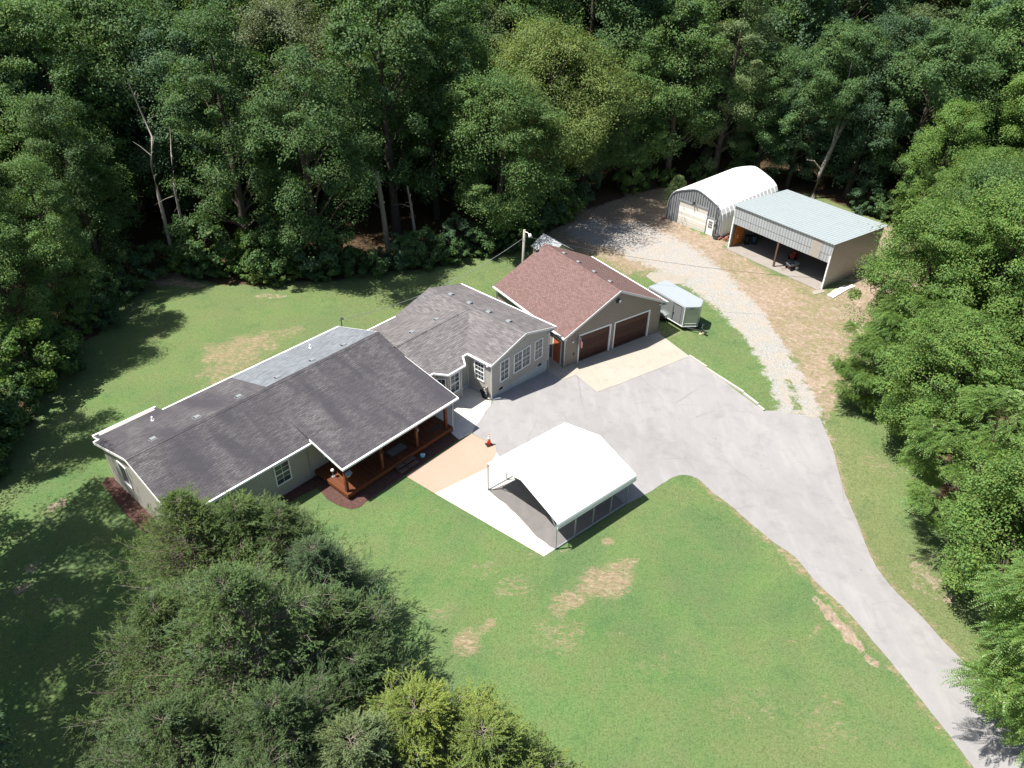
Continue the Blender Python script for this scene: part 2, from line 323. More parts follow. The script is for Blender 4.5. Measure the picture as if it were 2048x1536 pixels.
def ground_mat():
    m = Mat('ground_cover', .95, .12); v = m.co()
    big = m.noise(v, .09, 5, .6, .5); mid = m.noise(v, .55, 6, .65, .3); fine = m.noise(v, 4.2, 5, .8); vf = m.noise(v, 11, 4, .85)
    g = m.ramp(big, [(.3, (.076, .142, .046)), (.5, (.096, .174, .054)), (.7, (.132, .192, .062))])
    g = m.mix(m.ramp(mid, [(.4, 0), (.66, .75)]), g, (.128, .150, .062))
    g = m.mix(m.ramp(m.noise(v, .21, 6, .7, .6), [(.46, 0), (.66, .38)]), g, (.150, .168, .080)); g = m.mix(m.ramp(m.noise(m.map(v, loc=(40, 9, 0)), .13, 5, .6, .3), [(.44, 0), (.62, .5)]), g, (.062, .112, .052))
    g = m.mix(m.attr('yellow'), g, (.150, .168, .072))
    g = m.mix(m.ramp(mid, [(.28, .55), (.45, 0)]), g, (.056, .100, .044))
    g = m.mix(m.ramp(fine, [(.32, .45), (.5, 0)]), g, (.030, .066, .016))
    g = m.mix(m.ramp(fine, [(.55, 0), (.78, .5)]), g, (.17, .215, .075))
    g = m.mix(m.ramp(vf, [(.36, .75), (.52, 0)]), g, (.034, .062, .022))
    g = m.mix(m.ramp(vf, [(.55, 0), (.75, .55)]), g, (.20, .235, .12))
    # straw
    sn = m.ramp(m.noise(m.map(v, (1, 2.2, 1), rot=(0, 0, .4)), 1.9, 8, .82, 1.2), [(.32, 0), (.68, 1)])
    sc = m.ramp(m.noise(m.map(v, (1, 2.2, 1), rot=(0, 0, .4)), 2.6, 8, .85), [(.32, (.11, .073, .050)), (.5, (.23, .165, .112)), (.68, (.42, .34, .25))])
    k = m.math('SUBTRACT', m.math('MULTIPLY', m.attr('dry'), 1.12), sn)
    g = m.mix(m.ramp(k, [(-.05, 0), (.42, .85)]), g, sc)
    # bare red-brown soil
    kd = m.math('SUBTRACT', m.math('MULTIPLY', m.attr('dirt'), 1.1), m.ramp(m.noise(v, 1.3, 8, .8, .8), [(.32, 0), (.68, 1)]))
    dc = m.ramp(m.noise(v, 3.2, 6, .75), [(.3, (.155, .108, .078)), (.55, (.275, .215, .165)), (.75, (.41, .35, .285))])
    g = m.mix(m.ramp(kd, [(.0, 0), (.18, .9)]), g, dc)
    # gravel
    kg = m.math('SUBTRACT', m.math('MULTIPLY', m.attr('gravel'), 1.25), m.ramp(m.noise(m.map(v, (1, 1, 1), loc=(9, 3, 0)), 1.5, 9, .85, .8), [(.33, 0), (.67, 1)]))
    vo = N(m.t, 'TexVoronoi'); vo.inputs['Scale'].default_value = 30; m.L(v, vo.inputs['Vector'])
    gr = m.ramp(vo.outputs['Color'], [(.1, (.15, .146, .142)), (.45, (.265, .258, .25)), (.85, (.38, .372, .36))])
    gr = m.mix(m.ramp(m.noise(v, .8, 5, .7), [(.42, 0), (.7, .55)]), gr, (.34, .27, .20))
    g = m.mix(m.ramp(kg, [(.0, 0), (.22, .92)]), g, gr)
    # leaf litter
    ll = m.ramp(m.noise(v, 5, 6, .8), [(.3, (.030, .020, .013)), (.55, (.075, .046, .028)), (.78, (.16, .10, .06))])
    kl = m.math('SUBTRACT', m.math('MULTIPLY', m.attr('litter'), 1.5), m.noise(v, 1.2, 5, .7))
    g = m.mix(m.ramp(kl, [(.0, 0), (.25, .95)]), g, ll)
    m.col(g); m.bump(m.math('ADD', m.math('MULTIPLY', fine, .7), m.math('MULTIPLY', vf, .5)), .9, .06); return m.m
M['ground'] = ground_mat()

def leaf_mat(name, trans=.34, rough=.6, spec=.18, blue=0.0):
    m = Mat(name, rough, spec); oi = N(m.t, 'ObjectInfo'); g = N(m.t, 'NewGeometry')
    hs = N(m.t, 'HueSaturation'); m.L(oi.outputs['Color'], hs.inputs['Color'])
    r = g.outputs['Random Per Island']
    m.L(m.math('ADD', m.math('MULTIPLY', r, .06), .47), hs.inputs['Hue'])
    wn = N(m.t, 'TexWhiteNoise'); wn.noise_dimensions = '1D'; m.L(m.math('MULTIPLY', r, 917.3), wn.inputs['W'])
    m.L(m.math('ADD', m.math('MULTIPLY', wn.outputs[0], .5), .78), hs.inputs['Value'])
    c = hs.outputs[0]; v = m.co()
    cl = m.noise(v, .55, 3, .6)                                   # patches of paler and deeper foliage
    c = m.mix(m.ramp(cl, [(.35, 0), (.65, .6)]), c, m.mix(1.0, c, (1.5, 1.3, 1.0), 'MULTIPLY'))
    if blue: c = m.mix(m.ramp(m.noise(v, 1.1, 3, .6), [(.56, 0), (.66, blue)]), c, (.10, .155, .125))
    m.L(c, m.b.inputs['Base Color'])
    tr = N(m.t, 'BsdfTranslucent'); m.L(m.mix(1.0, c, (1.3, 1.35, .6), 'MULTIPLY'), tr.inputs[0])
    mx = N(m.t, 'MixShader'); mx.inputs[0].default_value = trans; m.L(m.b.outputs[0], mx.inputs[1]); m.L(tr.outputs[0], mx.inputs[2])
    m.L(mx.outputs[0], m.t.nodes['Material Output'].inputs[0]); return m.m
M['leaf'] = leaf_mat('broad_leaf'); M['leaf_near'] = leaf_mat('pinnate_leaf', .34, .45, .35); M['needle'] = leaf_mat('juniper_scale_leaf', .2, .7, .15, blue=.5)

# ------------------------------------------------------------------ numpy noise
def vnoise(x, y, seed=0, octs=4):
    x = np.asarray(x, float); y = np.asarray(y, float); tot = 0; amp = 1; s = 0
    for o in range(octs):
        rs = np.random.RandomState(seed*17+o); T = rs.rand(256, 256)
        xi = np.floor(x).astype(int); yi = np.floor(y).astype(int); fx = x-xi; fy = y-yi; fx = fx*fx*(3-2*fx); fy = fy*fy*(3-2*fy)
        g = lambda i, j: T[(xi+i) % 256, (yi+j) % 256]
        tot = tot+amp*((g(0, 0)*(1-fx)+g(1, 0)*fx)*(1-fy)+(g(0, 1)*(1-fx)+g(1, 1)*fx)*fy); s += amp; amp *= .5; x = x*2.03+3.1; y = y*2.03+7.7
    return tot/s
def sstep(a, b, x):
    t = np.clip((x-a)/(b-a), 0, 1); return t*t*(3-2*t)
def seg_dist(X, Y, pts):
    """distance to polyline and interpolated width"""
    best = np.full(X.shape, 1e9); bw = np.zeros(X.shape)
    for (x0, y0, w0), (x1, y1, w1) in zip(pts, pts[1:]):
        dx, dy = x1-x0, y1-y0; t = np.clip(((X-x0)*dx+(Y-y0)*dy)/(dx*dx+dy*dy), 0, 1)
        w = w0+(w1-w0)*t; d = np.hypot(X-x0-dx*t, Y-y0-dy*t)/w
        m = d < best; best = np.where(m, d, best); bw = np.where(m, w, bw)
    return best
def in_poly(X, Y, poly):
    r = np.zeros(X.shape, bool); n = len(poly)
    for i in range(n):
        x0, y0 = poly[i]; x1, y1 = poly[(i+1) % n]
        if y0 == y1: continue
        c = ((y0 > Y) != (y1 > Y)) & (X < (x1-x0)*(Y-y0)/(y1-y0)+x0); r ^= c
    return r
def poly_dist(X, Y, poly):
    P = [(x, y, 1.0) for x, y in poly]+[(poly[0][0], poly[0][1], 1.0)]
    d = seg_dist(X, Y, P); return np.where(in_poly(X, Y, poly), -d, d)
CLEAR = [(-17, -5), (-19.3, 8), (-22.6, 15), (-27.8, 25), (-31.4, 33), (-32.8, 41), (-32.8, 49), (-33.0, 56), (-31.5, 61), (-21, 59.5), (-15, 62), (-8.8, 64.3), (0.3, 69), (8, 80), (17, 86.5), (27, 88), (35.6, 85.5), (41, 77), (40.6, 67), (35.2, 57), (28, 50), (25.6, 43), (23.8, 35), (23.4, 27), (23.2, 19), (22, -5)]
# ------------------------------------------------------------------ ground
def PKY(L): return [at(*p)[:2] for p in L]
def build_ground():
    ax = lambda a, b, s: np.arange(a, b, s)
    xs = np.concatenate([[-2500, -900, -350, -160, -90, -65], ax(-46, 50, .3), [70, 95, 170, 350, 900, 2500]])
    ys = np.concatenate([[-1500, -400, -80, -20, 2], ax(10, 92, .3), [100, 115, 140, 190, 350, 900, 3500]])
    X, Y = np.meshgrid(xs, ys, indexing='ij'); Z = terr(X, Y)
    out = poly_dist(X, Y, CLEAR)
    n1 = vnoise(X*.35, Y*.35, 1); n2 = vnoise(X*1.3, Y*1.3, 2)
    litter = sstep(-1.0, 1.6, out+(n1-.5)*3-3.2*((X > 20) & (Y < 62)))
    dry = np.zeros(X.shape)
    def blob(px, py, rx, ry, ang, k, soft=.5):
        nonlocal dry
        cx, cy, _ = at(px, py); u = (X-cx)*cos(ang)+(Y-cy)*sin(ang); w = -(X-cx)*sin(ang)+(Y-cy)*cos(ang)
        d = np.hypot(u/rx, w/ry)+(n1-.5)*.7+(n2-.5)*.9; dry = np.maximum(dry, k*(1-sstep(.35, 1.55, d)))
    for b in ((480, 700, 3.8, 2.6, .7, .70), (440, 740, 2.6, 1.6, .8, .66), (500, 680, 1.6, .8, .3, .8), (420, 715, 1.2, .7, .9, .78), (575, 665, 2.4, 1.1, .5, .56), (545, 695, 1.0, .7, .5, .7), (600, 565, 1.6, .5, .2, .55), (430, 760, 1.6, .8, .6, .6),
              (1210, 1165, 1.9, 1.25, .5, .80), (1140, 1200, 1.3, .9, .4, .74), (1240, 1135, 1.0, .7, .4, .74), (1120, 1225, .7, .6, .4, .7), (930, 1285, 1.0, .7, .9, .78), (975, 1252, .6, .3, .9, .75), (885, 1222, 1.0, .7, .7, .52), (1217, 1083, .40, .30, 0, .85),
              (1025, 1170, 1.6, 1.0, .5, .56), (1130, 1270, 1.8, 1.5, .5, .54), (960, 1140, 1.3, .8, .3, .48), (1300, 1330, 2.2, 1.2, .2, .42), (1500, 1400, 2.5, 1.5, .2, .40), (1650, 1450, 2, 1.5, .4, .46), (1060, 1110, .35, .25, 0, .6), (1225, 1265, .4, .2, 0, .7), (790, 1045, .4, .25, 0, .6), (875, 1020, .35, .25, 0, .6), (1630, 1265, 1.0, .18, .9, .7), (1590, 1280, .8, .12, .2, .6),
              (1500, 590, 4.5, 2.2, -.5, .78), (1590, 640, 4.0, 2.6, -.5, .76), (1690, 640, 5, 2.6, -.2, .78), (1650, 700, 3.5, 3, -.3, .62), (1700, 760, 3.5, 4, -.3, .66), (1790, 600, 5, 5, 0, .9), (1480, 540, 4, 1.6, -.5, .8), (1400, 545, 4, 1.6, -.4, .66),
              (1340, 665, 1.4, .8, .2, .55), (1310, 655, .8, .6, .2, .7), (1280, 540, 3.5, 1.8, -.4, .62), (1230, 510, 3, 1.5, -.4, .62), (1560, 560, 5, 1.8, -.6, .74), (1500, 620, 5, 2.2, -.6, .66), (1620, 600, 6, 3, -.5, .66), (1350, 420, 5, 3, 0, .6), (1650, 760, 4, 4, .2, .62), (1600, 800, .8, 3.0, .5, .4), (1860, 900, 2.0, 1.6, .3, .55), (1760, 930, 1.2, 1.6, .3, .5), (1840, 1010, 1.2, 1.5, .2, .45), (1350, 440, 4, 2, 0, .5),
              (1760, 1290, .5, 2.4, .62, .58), (1700, 1225, .4, 1.6, .62, .5), (1860, 1410, .5, 2.4, .5, .55), (1640, 1180, .3, 1.3, .6, .5), (1500, 1065, .25, 1.0, .6, .5), (1790, 1480, .8, .6, .3, .5), (1960, 1480, .5, .8, .3, .5)): blob(*b)
    yard = PKY([(1120, 415), (1250, 385), (1335, 372), (1345, 440), (1430, 480), (1470, 500), (1640, 592), (1700, 560), (1760, 530), (1850, 540), (1850, 690), (1730, 720), (1700, 790), (1655, 850), (1632, 815), (1560, 700), (1500, 620), (1430, 565), (1330, 545), (1250, 552), (1180, 515), (1110, 500)])
    yd = poly_dist(X, Y, yard)+(n1-.5)*2.2+(n2-.5)*1.2; yi = 1-sstep(-1.2, 1.6, yd)
    dry = np.maximum(dry, yi*(.76+.40*(vnoise(X*.22, Y*.22, 8)-.45)))
    el = [(*at(*p)[:2], 1.) for p in ((1395, 957), (1460, 1010), (1550, 1086), (1633, 1165), (1748, 1285), (1840, 1397), (1949, 1536))]
    er = [(*at(*p)[:2], 1.) for p in ((1650, 862), (1687, 979), (1744, 1119), (1840, 1231), (1922, 1318), (2048, 1459))]
    de = np.minimum(seg_dist(X, Y, el), seg_dist(X, Y, er))+(n2-.5)*.5
    dry = np.maximum(dry, (.62+.5*(vnoise(X*.5, Y*.5, 21)-.5))*(1-sstep(.15, .75, de)))
    d1 = dry.copy(); dry[:] = 0
    for b in ((115, 1010, .9, .5, 1.0, .70), (60, 1140, .8, .5, .9, .62), (40, 1180, .8, .5, .9, .55), (105, 1200, .5, .3, 0, .5), (210, 960+30, .4, .2, 0, .45), (1650, 1215, .30, .9, .62, .98), (1675, 1245, .34, 1.0, .62, .98), (1705, 1280, .34, .9, .62, .98), (1740, 1320, .25, .8, .62, .9), (540, 592, 1.6, .5, .1, .6), (325, 545, 3.4, 2.6, 0, .95), (380, 570, 2.6, .8, 0, .6),
              (1390, 478, 4.2, 1.6, -.5, .95), (1300, 440, 6, 2.2, -.1, .72), (1230, 420, 5, 2.5, 0, .8), (1180, 440, 4, 2.5, 0, .8), (1120, 470, 3, 2, 0, .6), (1470, 560, 5, 1.2, -.6, .50), (1560, 600, 4, 1.5, -.5, .55), (1790, 560, 5, 6, 0, .9), (1750, 470, 5, 4, 0, .9), (1720, 700, 3, 4, 0, .50), (1820, 700, 4, 4, 0, .7), (1310, 665, .7, .5, 0, .7), (1850, 1150, 2, 2, 0, .5), (1130, 1075+25, .5, .2, .6, .5), (320, 1040, .3, .3, 0, .4)): blob(*b)
    dirt = np.maximum(dry, yi*(.50+.85*(vnoise(X*.18, Y*.18, 12)-.45)+.30*sstep(66, 78, Y))); dry = d1
    road = [(*at(1594, 862)[:2], 2.1), (*at(1596, 812)[:2], 1.75), (*at(1577, 765)[:2], 1.6), (*at(1548, 715)[:2], 1.6), (*at(1510, 655)[:2], 1.8), (*at(1465, 602)[:2], 2.3), (*at(1400, 550)[:2], 3.1), (*at(1330, 505)[:2], 4.0), (*at(1255, 475)[:2], 4.2), (*at(1190, 462)[:2], 3.2)]
    rd = seg_dist(X, Y, road)+(n1-.5)*.35+(n2-.5)*.25
    gravel = (1-sstep(.35, 1.45, rd))*.92
    gravel *= 1-.55*(1-sstep(0, .22, np.abs(seg_dist(X, Y, [(a, b, 2.6) for a, b, _ in road[:4]])-.05)))*(Y < 47.5)
    side = seg_dist(X, Y, [(*at(1640, 850)[:2], 1.), (*at(1690, 960)[:2], 1.), (*at(1745, 1100)[:2], 1.), (*at(1850, 1220)[:2], 1.), (*at(2048, 1440)[:2], 1.)])
    yellow = np.clip(.75*(1-sstep(.5, 3.5, side))+.55*sstep(18, 28, X)*(1-litter)+.35*(vnoise(X*.12, Y*.12, 5)-.45)*3+.30*sstep(46, 56, Y)*(X < 15), 0, .9)
    me_v = np.stack([X, Y, Z], -1).reshape(-1, 3); ny = len(ys)
    idx = np.arange(len(xs)*ny).reshape(len(xs), ny)
    q = np.stack([idx[:-1, :-1], idx[1:, :-1], idx[1:, 1:], idx[:-1, 1:]], -1)
    gm = .25*(gravel[:-1, :-1]+gravel[1:, :-1]+gravel[1:, 1:]+gravel[:-1, 1:]); lm = .25*(litter[:-1, :-1]+litter[1:, :-1]+litter[1:, 1:]+litter[:-1, 1:])
    isg = gm > .46; isl = (lm > .5) & ~isg
    at_ = dict(dry=dry, dirt=dirt, gravel=gravel, litter=litter, yellow=yellow)
    for name, msk, lab, cat in (('lawn', ~isg & ~isl, 'mown green lawn with dry straw patches round the house', 'lawn'), ('gravel_path', isg, 'pale gravel track curving from the asphalt to the metal sheds', 'gravel path'), ('forest_floor', isl, 'dark leaf litter under the woodland trees', 'ground')):
        qq = q[msk]; used, inv = np.unique(qq.ravel(), return_inverse=True)
        me = bpy.data.meshes.new(name); me.vertices.add(len(used)); me.vertices.foreach_set('co', me_v[used].astype('f4').ravel())
        nf = len(qq); me.loops.add(nf*4); me.loops.foreach_set('vertex_index', inv.astype('i4').ravel()); me.polygons.add(nf)
        me.polygons.foreach_set('loop_start', (np.arange(nf)*4).astype('i4'))
        me.update(calc_edges=True)
        for k, A in at_.items():
            a = me.attributes.new(k, 'FLOAT', 'POINT'); a.data.foreach_set('value', A.reshape(-1)[used].astype('f4'))
        me.materials.append(M['ground']); o = bpy.data.objects.new(name, me); COL.objects.link(o); tag(o, lab, cat, kind='structure')
    return
build_ground()

def sheet(name, pts, m, off, label, cat, curve=None, th=.0):
    """flat paving: polygon on the ground, cut at the slope's knots so that it lies exactly on it"""
    bm = bmesh.new(); vs = [bm.verts.new((p[0], p[1], 0)) for p in pts]; bm.faces.new(vs)
    bmesh.ops.triangulate(bm, faces=bm.faces[:])
    ux, uy = cos(HY), sin(HY)
    for a, _ in KN:
        bmesh.ops.bisect_plane(bm, geom=bm.verts[:]+bm.edges[:]+bm.faces[:], plane_co=(HO[0]+ux*a, HO[1]+uy*a, 0), plane_no=(ux, uy, 0))
    edge = [e for e in bm.edges if e.is_boundary]
    r = bmesh.ops.extrude_edge_only(bm, edges=edge); low = set(v for v in r['geom'] if isinstance(v, bmesh.types.BMVert))
    for v in bm.verts:
        v.co.z = float(terr(v.co.x, v.co.y))+(off if v not in low else -.05)
    bmesh.ops.recalc_face_normals(bm, faces=bm.faces[:])
    me = bpy.data.meshes.new(name); bm.to_mesh(me); bm.free(); me.materials.append(m)
    up = sum(p.normal.z for p in me.polygons)
    if up < 0: me.flip_normals()
    o = bpy.data.objects.new(name, me); COL.objects.link(o); return tag(o, label, cat, kind='structure')
def smooth_line(P, jit=0, seed=0):
    """Catmull-Rom through pixels, returned as ground points with a slightly uneven edge"""
    rs = random.Random(seed); Q = [at(*p)[:2] for p in P]; out = []
    for i in range(len(Q)-1):
        p0, p1, p2, p3 = Q[max(i-1, 0)], Q[i], Q[i+1], Q[min(i+2, len(Q)-1)]
        n = max(2, int(math.dist(p1, p2)/.35))
        for k in range(n):
            t = k/n; c = [.5*((2*p1[j])+(-p0[j]+p2[j])*t+(2*p0[j]-5*p1[j]+4*p2[j]-p3[j])*t*t+(-p0[j]+3*p1[j]-3*p2[j]+p3[j])*t**3) for j in (0, 1)]
            out.append((c[0]+rs.uniform(-jit, jit), c[1]+rs.uniform(-jit, jit)))
    out.append(Q[-1]); return out
right = smooth_line([(1640, 836), (1650, 862), (1666, 900), (1687, 979), (1715, 1045), (1744.5, 1119), (1782, 1173), (1840, 1231), (1889, 1285), (1922, 1318), (1964, 1363.6), (2005, 1409), (2048, 1459), (2140, 1570), (2300, 1760)], .02, 1)
left = smooth_line([(2170, 1800), (2020, 1620), (1949, 1536), (1889, 1459), (1840, 1397), (1806.6, 1355), (1748.7, 1285), (1686.6, 1214.6), (1633, 1165), (1591, 1115), (1550, 1086), (1500, 1045), (1460, 1010), (1420, 980), (1395, 957), (1370, 950), (1345, 955), (1300, 984), (1252, 1009)], .02, 2)
CO_ = at(1109.9, 1099.3, 0); CY_ = radians(40.17)
PK = lambda L: [at(*p)[:2] for p in L]
asph = PK([(985, 796), (1091, 740), (1124, 759), (1151.8, 748), (1194.5, 782), (1378.7, 711), (1455, 768), (1527, 822)])+smooth_line([(1530, 823), (1555, 821), (1575, 826), (1600, 829), (1620, 834), (1640, 836)], .03, 3)[1:-1]+right+left+PK([(1109, 1100)])+smooth_line([(1100, 1094), (1075, 1075), (1055, 1055), (1040, 1035), (1020, 1018), (1000, 1000), (978, 982)], .05, 4)+PK([(1015, 956), (1000, 925), (993, 906), (990, 890), (946, 868)])+smooth_line([(949, 855.5), (956.7, 845.8), (971, 824), (985, 806)], .02, 5)
sheet('asphalt_drive', asph, M['asphalt'], .012, 'pale worn asphalt driveway and turning area beside the house', 'driveway')
sheet('garage_apron', PK([(1091.7, 740), (1095.7, 713)])+[tuple(np.array([3.97, 48.21])+np.array([cos(_gy)*a-sin(_gy)*b, sin(_gy)*a+cos(_gy)*b])) for a, b in ((-.02, 1.95), (.1, .1), (9.8, .1))]+PK([(1378.7, 713), (1194.5, 784.3), (1151.8, 750), (1124, 760.5)]), M['concrete_apron'], .03, 'beige jointed concrete apron in front of the garage doors', 'concrete apron')
sheet('carport_pad', PK([(870, 987), (978, 935), (993, 906), (1024, 945), (1030, 960), (978, 982)])+smooth_line([(978, 982), (1000, 1000), (1020, 1018), (1040, 1035), (1055, 1055), (1075, 1075), (1100, 1094)], .05, 4)[1:]+PK([(1110, 1098), (1088, 1113)]), M['concrete_white'], .022, 'bleached white concrete pad at the front of the carport', 'concrete pad')
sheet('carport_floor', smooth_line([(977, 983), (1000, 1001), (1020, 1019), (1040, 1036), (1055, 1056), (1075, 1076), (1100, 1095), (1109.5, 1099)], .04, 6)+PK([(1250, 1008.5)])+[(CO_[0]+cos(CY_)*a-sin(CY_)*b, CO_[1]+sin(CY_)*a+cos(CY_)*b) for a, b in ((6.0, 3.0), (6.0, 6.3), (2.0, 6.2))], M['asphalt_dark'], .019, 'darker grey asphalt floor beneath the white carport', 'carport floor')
def hp(a, b): return (HO[0]+cos(HY)*a-sin(HY)*b, HO[1]+sin(HY)*a+cos(HY)*b)
sheet('tan_walkway', [hp(-9.5, -1.5), hp(-3.75, -1.65)]+PK([(946, 869), (990, 891), (993, 906), (978, 935), (870, 987)]), M['concrete_tan'], .018, 'peach tan concrete walkway between porch steps and carport', 'walkway')
sheet('patio', [hp(-4.75, -1.45), hp(-4.6, -.5), hp(-3.9, 2.3), hp(0, 2.3), hp(0, 0)]+smooth_line([(985, 806), (971, 824), (956.7, 845.8), (949, 855.5)], .02, 5)[1:]+PK([(944, 868)])+[hp(-3.8, -1.62)], M['concrete_patio'], .026, 'stained grey concrete patio in the corner between porch and wing', 'patio')
sheet('garage_slab', [at(1292, 553)[:2], at(1300, 545)[:2], at(1340, 546)[:2], at(1374, 557)[:2], at(1370, 568)[:2], at(1340, 569)[:2], at(1310, 566)[:2]], M['concrete_old'], .03, 'flat old concrete slab in the grass beyond the trailer', 'slab')
# mulch beds
sheet('mulch_bed', [hp(-22.6, 1.9), hp(-20, 1.75), hp(-16.6, 2.0), hp(-13.9, 1.75), hp(-13.9, 2.8), hp(-22.6, 2.8)], M['mulch'], .02, 'dark red brown mulch bed under the front windows left of the porch', 'mulch bed')
sheet('mulch_bed', [hp(-13.9, 2.8), hp(-13.9, 1.3), hp(-14.05, .4), hp(-13.9, -.6), hp(-13.6, -1.3), hp(-13.2, -1.52), hp(-12.4, -1.42), hp(-4.6, -1.42), hp(-4.6, 2.8)], M['mulch'], .02, 'dark red brown mulch bed in front of and round the porch deck', 'mulch bed')
sheet('mulch_bed', [hp(-22.6, 2.8), hp(-21.5, 2.8), hp(-21.5, 11.5), hp(-22.0, 12), hp(-22.45, 11.7), hp(-22.7, 8)], M['mulch'], .02, 'dark red brown mulch strip at the left end wall of the house', 'mulch bed')
for i, (p, q) in enumerate((((1378.7, 713), (1413, 735.5)), ((1412, 738), (1487, 786)), ((1487, 788), (1516, 810)), ((1515.5, 812.5), (1528, 822)))):
    A, B = np.array(at(*p)), np.array(at(*q)); A[2] = B[2] = -.69
    L = ['longest', '']
    o = MB().beam(A, B, .14, .15).build('landscape_timber', M['kerb_grey'], None, .015)
    tag(o, ['whitish landscape timber next to the corner of the garage apron', 'longest whitish landscape timber edging the asphalt beside the lawn', 'medium whitish landscape timber between the longest one and the short end piece', 'shortest whitish landscape timber at the end by the gravel track'][i], 'edging timber', 'edging timbers along the asphalt')

# ------------------------------------------------------------------ building parts
def P3(O, X, Y, Z): return lambda x, y, z: np.array(O, float)+np.array(X, float)*x+np.array(Y, float)*y+np.array(Z, float)*z
def window(parent, O, X, w, h, cols=2, rows=4, rail=True, curtain=False, double=False):
    """O = lower left corner seen from outside, X = unit vector to the right, facing Y = X x Z"""
    X = nrm(X); Z = np.array([0, 0, 1.]); Y = np.cross(X, Z); q = P3(O, X, Y, Z); f = .075
    m = MB()
    def bar(x0, x1, z0, z1, y0, y1): m.obox(q((x0+x1)/2, (y0+y1)/2, (z0+z1)/2), X, Y, Z, x1-x0, y1-y0, z1-z0)
    bar(-f, 0, -f, h+f, -.02, .045); bar(w, w+f, -f, h+f, -.02, .045); bar(0, w, h, h+f, -.02, .045); bar(0, w, -f, 0, -.02, .055)
    if double: bar(w/2-.05, w/2+.05, 0, h, -.02, .04)
    if rail: bar(0, w, h/2-.03, h/2+.03, -.015, .032)
    nc = cols*(2 if double else 1)
    for i in range(1, nc):
        if double and i == cols: continue
        bar(w*i/nc-.011, w*i/nc+.011, 0, h, -.01, .021)
    for j in range(1, rows):
        if rail and j*2 == rows: continue
        bar(0, w, h*j/rows-.011, h*j/rows+.011, -.01, .019)
    fr = m.build('window', M['white_trim'], parent)
    g = MB(); g.obox(q(w/2, 0, h/2), X, Y, Z, w, .014, h); g.build('pane', M['glass'], fr); return fr
def roofvent(parent, p, slope_dir, up, m=None, s=1.0):
    """low metal box vent: slope_dir points down the slope"""
    d = nrm(slope_dir); u = nrm(up); sdir_ = np.cross(d, u); c = np.array(p, float)
    mb = MB(); prof = [(-.26, 0), (-.22, .10), (.0, .15), (.18, .14), (.22, .05), (.22, 0)]
    for (a0, z0), (a1, z1) in zip(prof, prof[1:]):
        mb.face([c+d*a0*s+u*z0*s-sdir_*.2*s, c+d*a0*s+u*z0*s+sdir_*.2*s, c+d*a1*s+u*z1*s+sdir_*.2*s, c+d*a1*s+u*z1*s-sdir_*.2*s])
    for k in (-.2, .2): mb.face([c+d*a*s+u*z*s+sdir_*k*s for a, z in prof])
    mb.obox(c+u*.006, d, sdir_, u, .62*s, .52*s, .012)
    v = mb.build('roof_vent', m or M['vent_grey'], parent)
    MB().obox(c+d*.222*s+u*.055*s, d, sdir_, u, .008, .34*s, .07*s).build('opening', M['dark_hole'], v)
    MB().obox(c-sdir_*.205*s+u*.06*s, sdir_, d, u, .008, .34*s, .09*s).build('opening', M['dark_hole'], v)
def downspout(parent, pts, r=.045, m=None):
    return MB().tube(pts, r, 6).build('downspout', m or M['white_trim'], parent)

# ------------------------------------------------------------------ house
H = thing('house', 'long grey beige house with brown shingle roof and covered red wood porch', 'house', (HO[0], HO[1], 0), HY)
EZ, RZ = 3.0, 4.5
def mz(b): return EZ+(b-2.28)*(RZ-EZ)/(7.0-2.28)
th = .10
# walls
w = MB()
w.prism([(-21.75, 2.65), (-4.2, 2.65), (-4.2, 11.45), (-17.9, 11.45), (-17.9, 12.6), (-21.4, 12.6), (-21.4, 11.45), (-21.75, 11.45)], -.6, 2.78)
w.build('wall', M['siding'], H)
g = MB()
for a, t in ((-21.75, .03), (-4.32, .03)):
    g = MB()
    P = [(a, 2.65, 2.78), (a, 11.45, 2.78), (a, 11.45, 2.93), (a, 7.0, RZ-.13), (a, 2.65, 3.0)]
    Q = [(x+.12, y, z) for x, y, z in P]
    g.face(P[::-1]); g.face(Q)
    for i in range(5): g.face([P[i], P[(i+1) % 5], Q[(i+1) % 5], Q[i]])
    g.build('gable_wall', M['siding'], H)
r = MB(); r.slab([(-22.0, 2.28, EZ), (-3.95, 2.28, EZ), (-3.95, 7.0, RZ), (-22.0, 7.0, RZ)], th); r.build('front_roof_slope', M['roof_main'], H)
r = MB(); r.slab([(-12.9, 11.72, EZ), (-22.0, 11.72, EZ), (-22.0, 7.0, RZ), (-12.9, 7.0, RZ)], th)
r.slab([(-17.7, 12.85, EZ-.36), (-21.65, 12.85, EZ-.36), (-21.65, 11.72, EZ), (-17.7, 11.72, EZ)], th); r.build('rear_roof_slope', M['roof_main'], H)
r = MB(); r.slab([(-3.95, 11.72, EZ), (-12.9, 11.72, EZ), (-12.9, 7.0, RZ), (-3.95, 7.0, RZ)], th); o = r.build('rear_roof_slope', M['roof_grey'], H); o['label'] = 'newer plain grey shingled part of the rear slope'
def ridge(m, p, q, dn=.32, wd=.17, name='ridge_cap'):
    p = np.array(p, float); q = np.array(q, float); X = nrm(q-p); S = nrm(np.cross(X, (0, 0, 1)))
    r = MB()
    for s in (1, -1):
        r.slab([p+(0, 0, .018), q+(0, 0, .018), q+S*s*wd+(0, 0, .018-dn*wd), p+S*s*wd+(0, 0, .018-dn*wd)], .02)
    return r.build(name, m, H)
ridge(M['roof_main'], (-22, 7, RZ), (-3.95, 7, RZ))
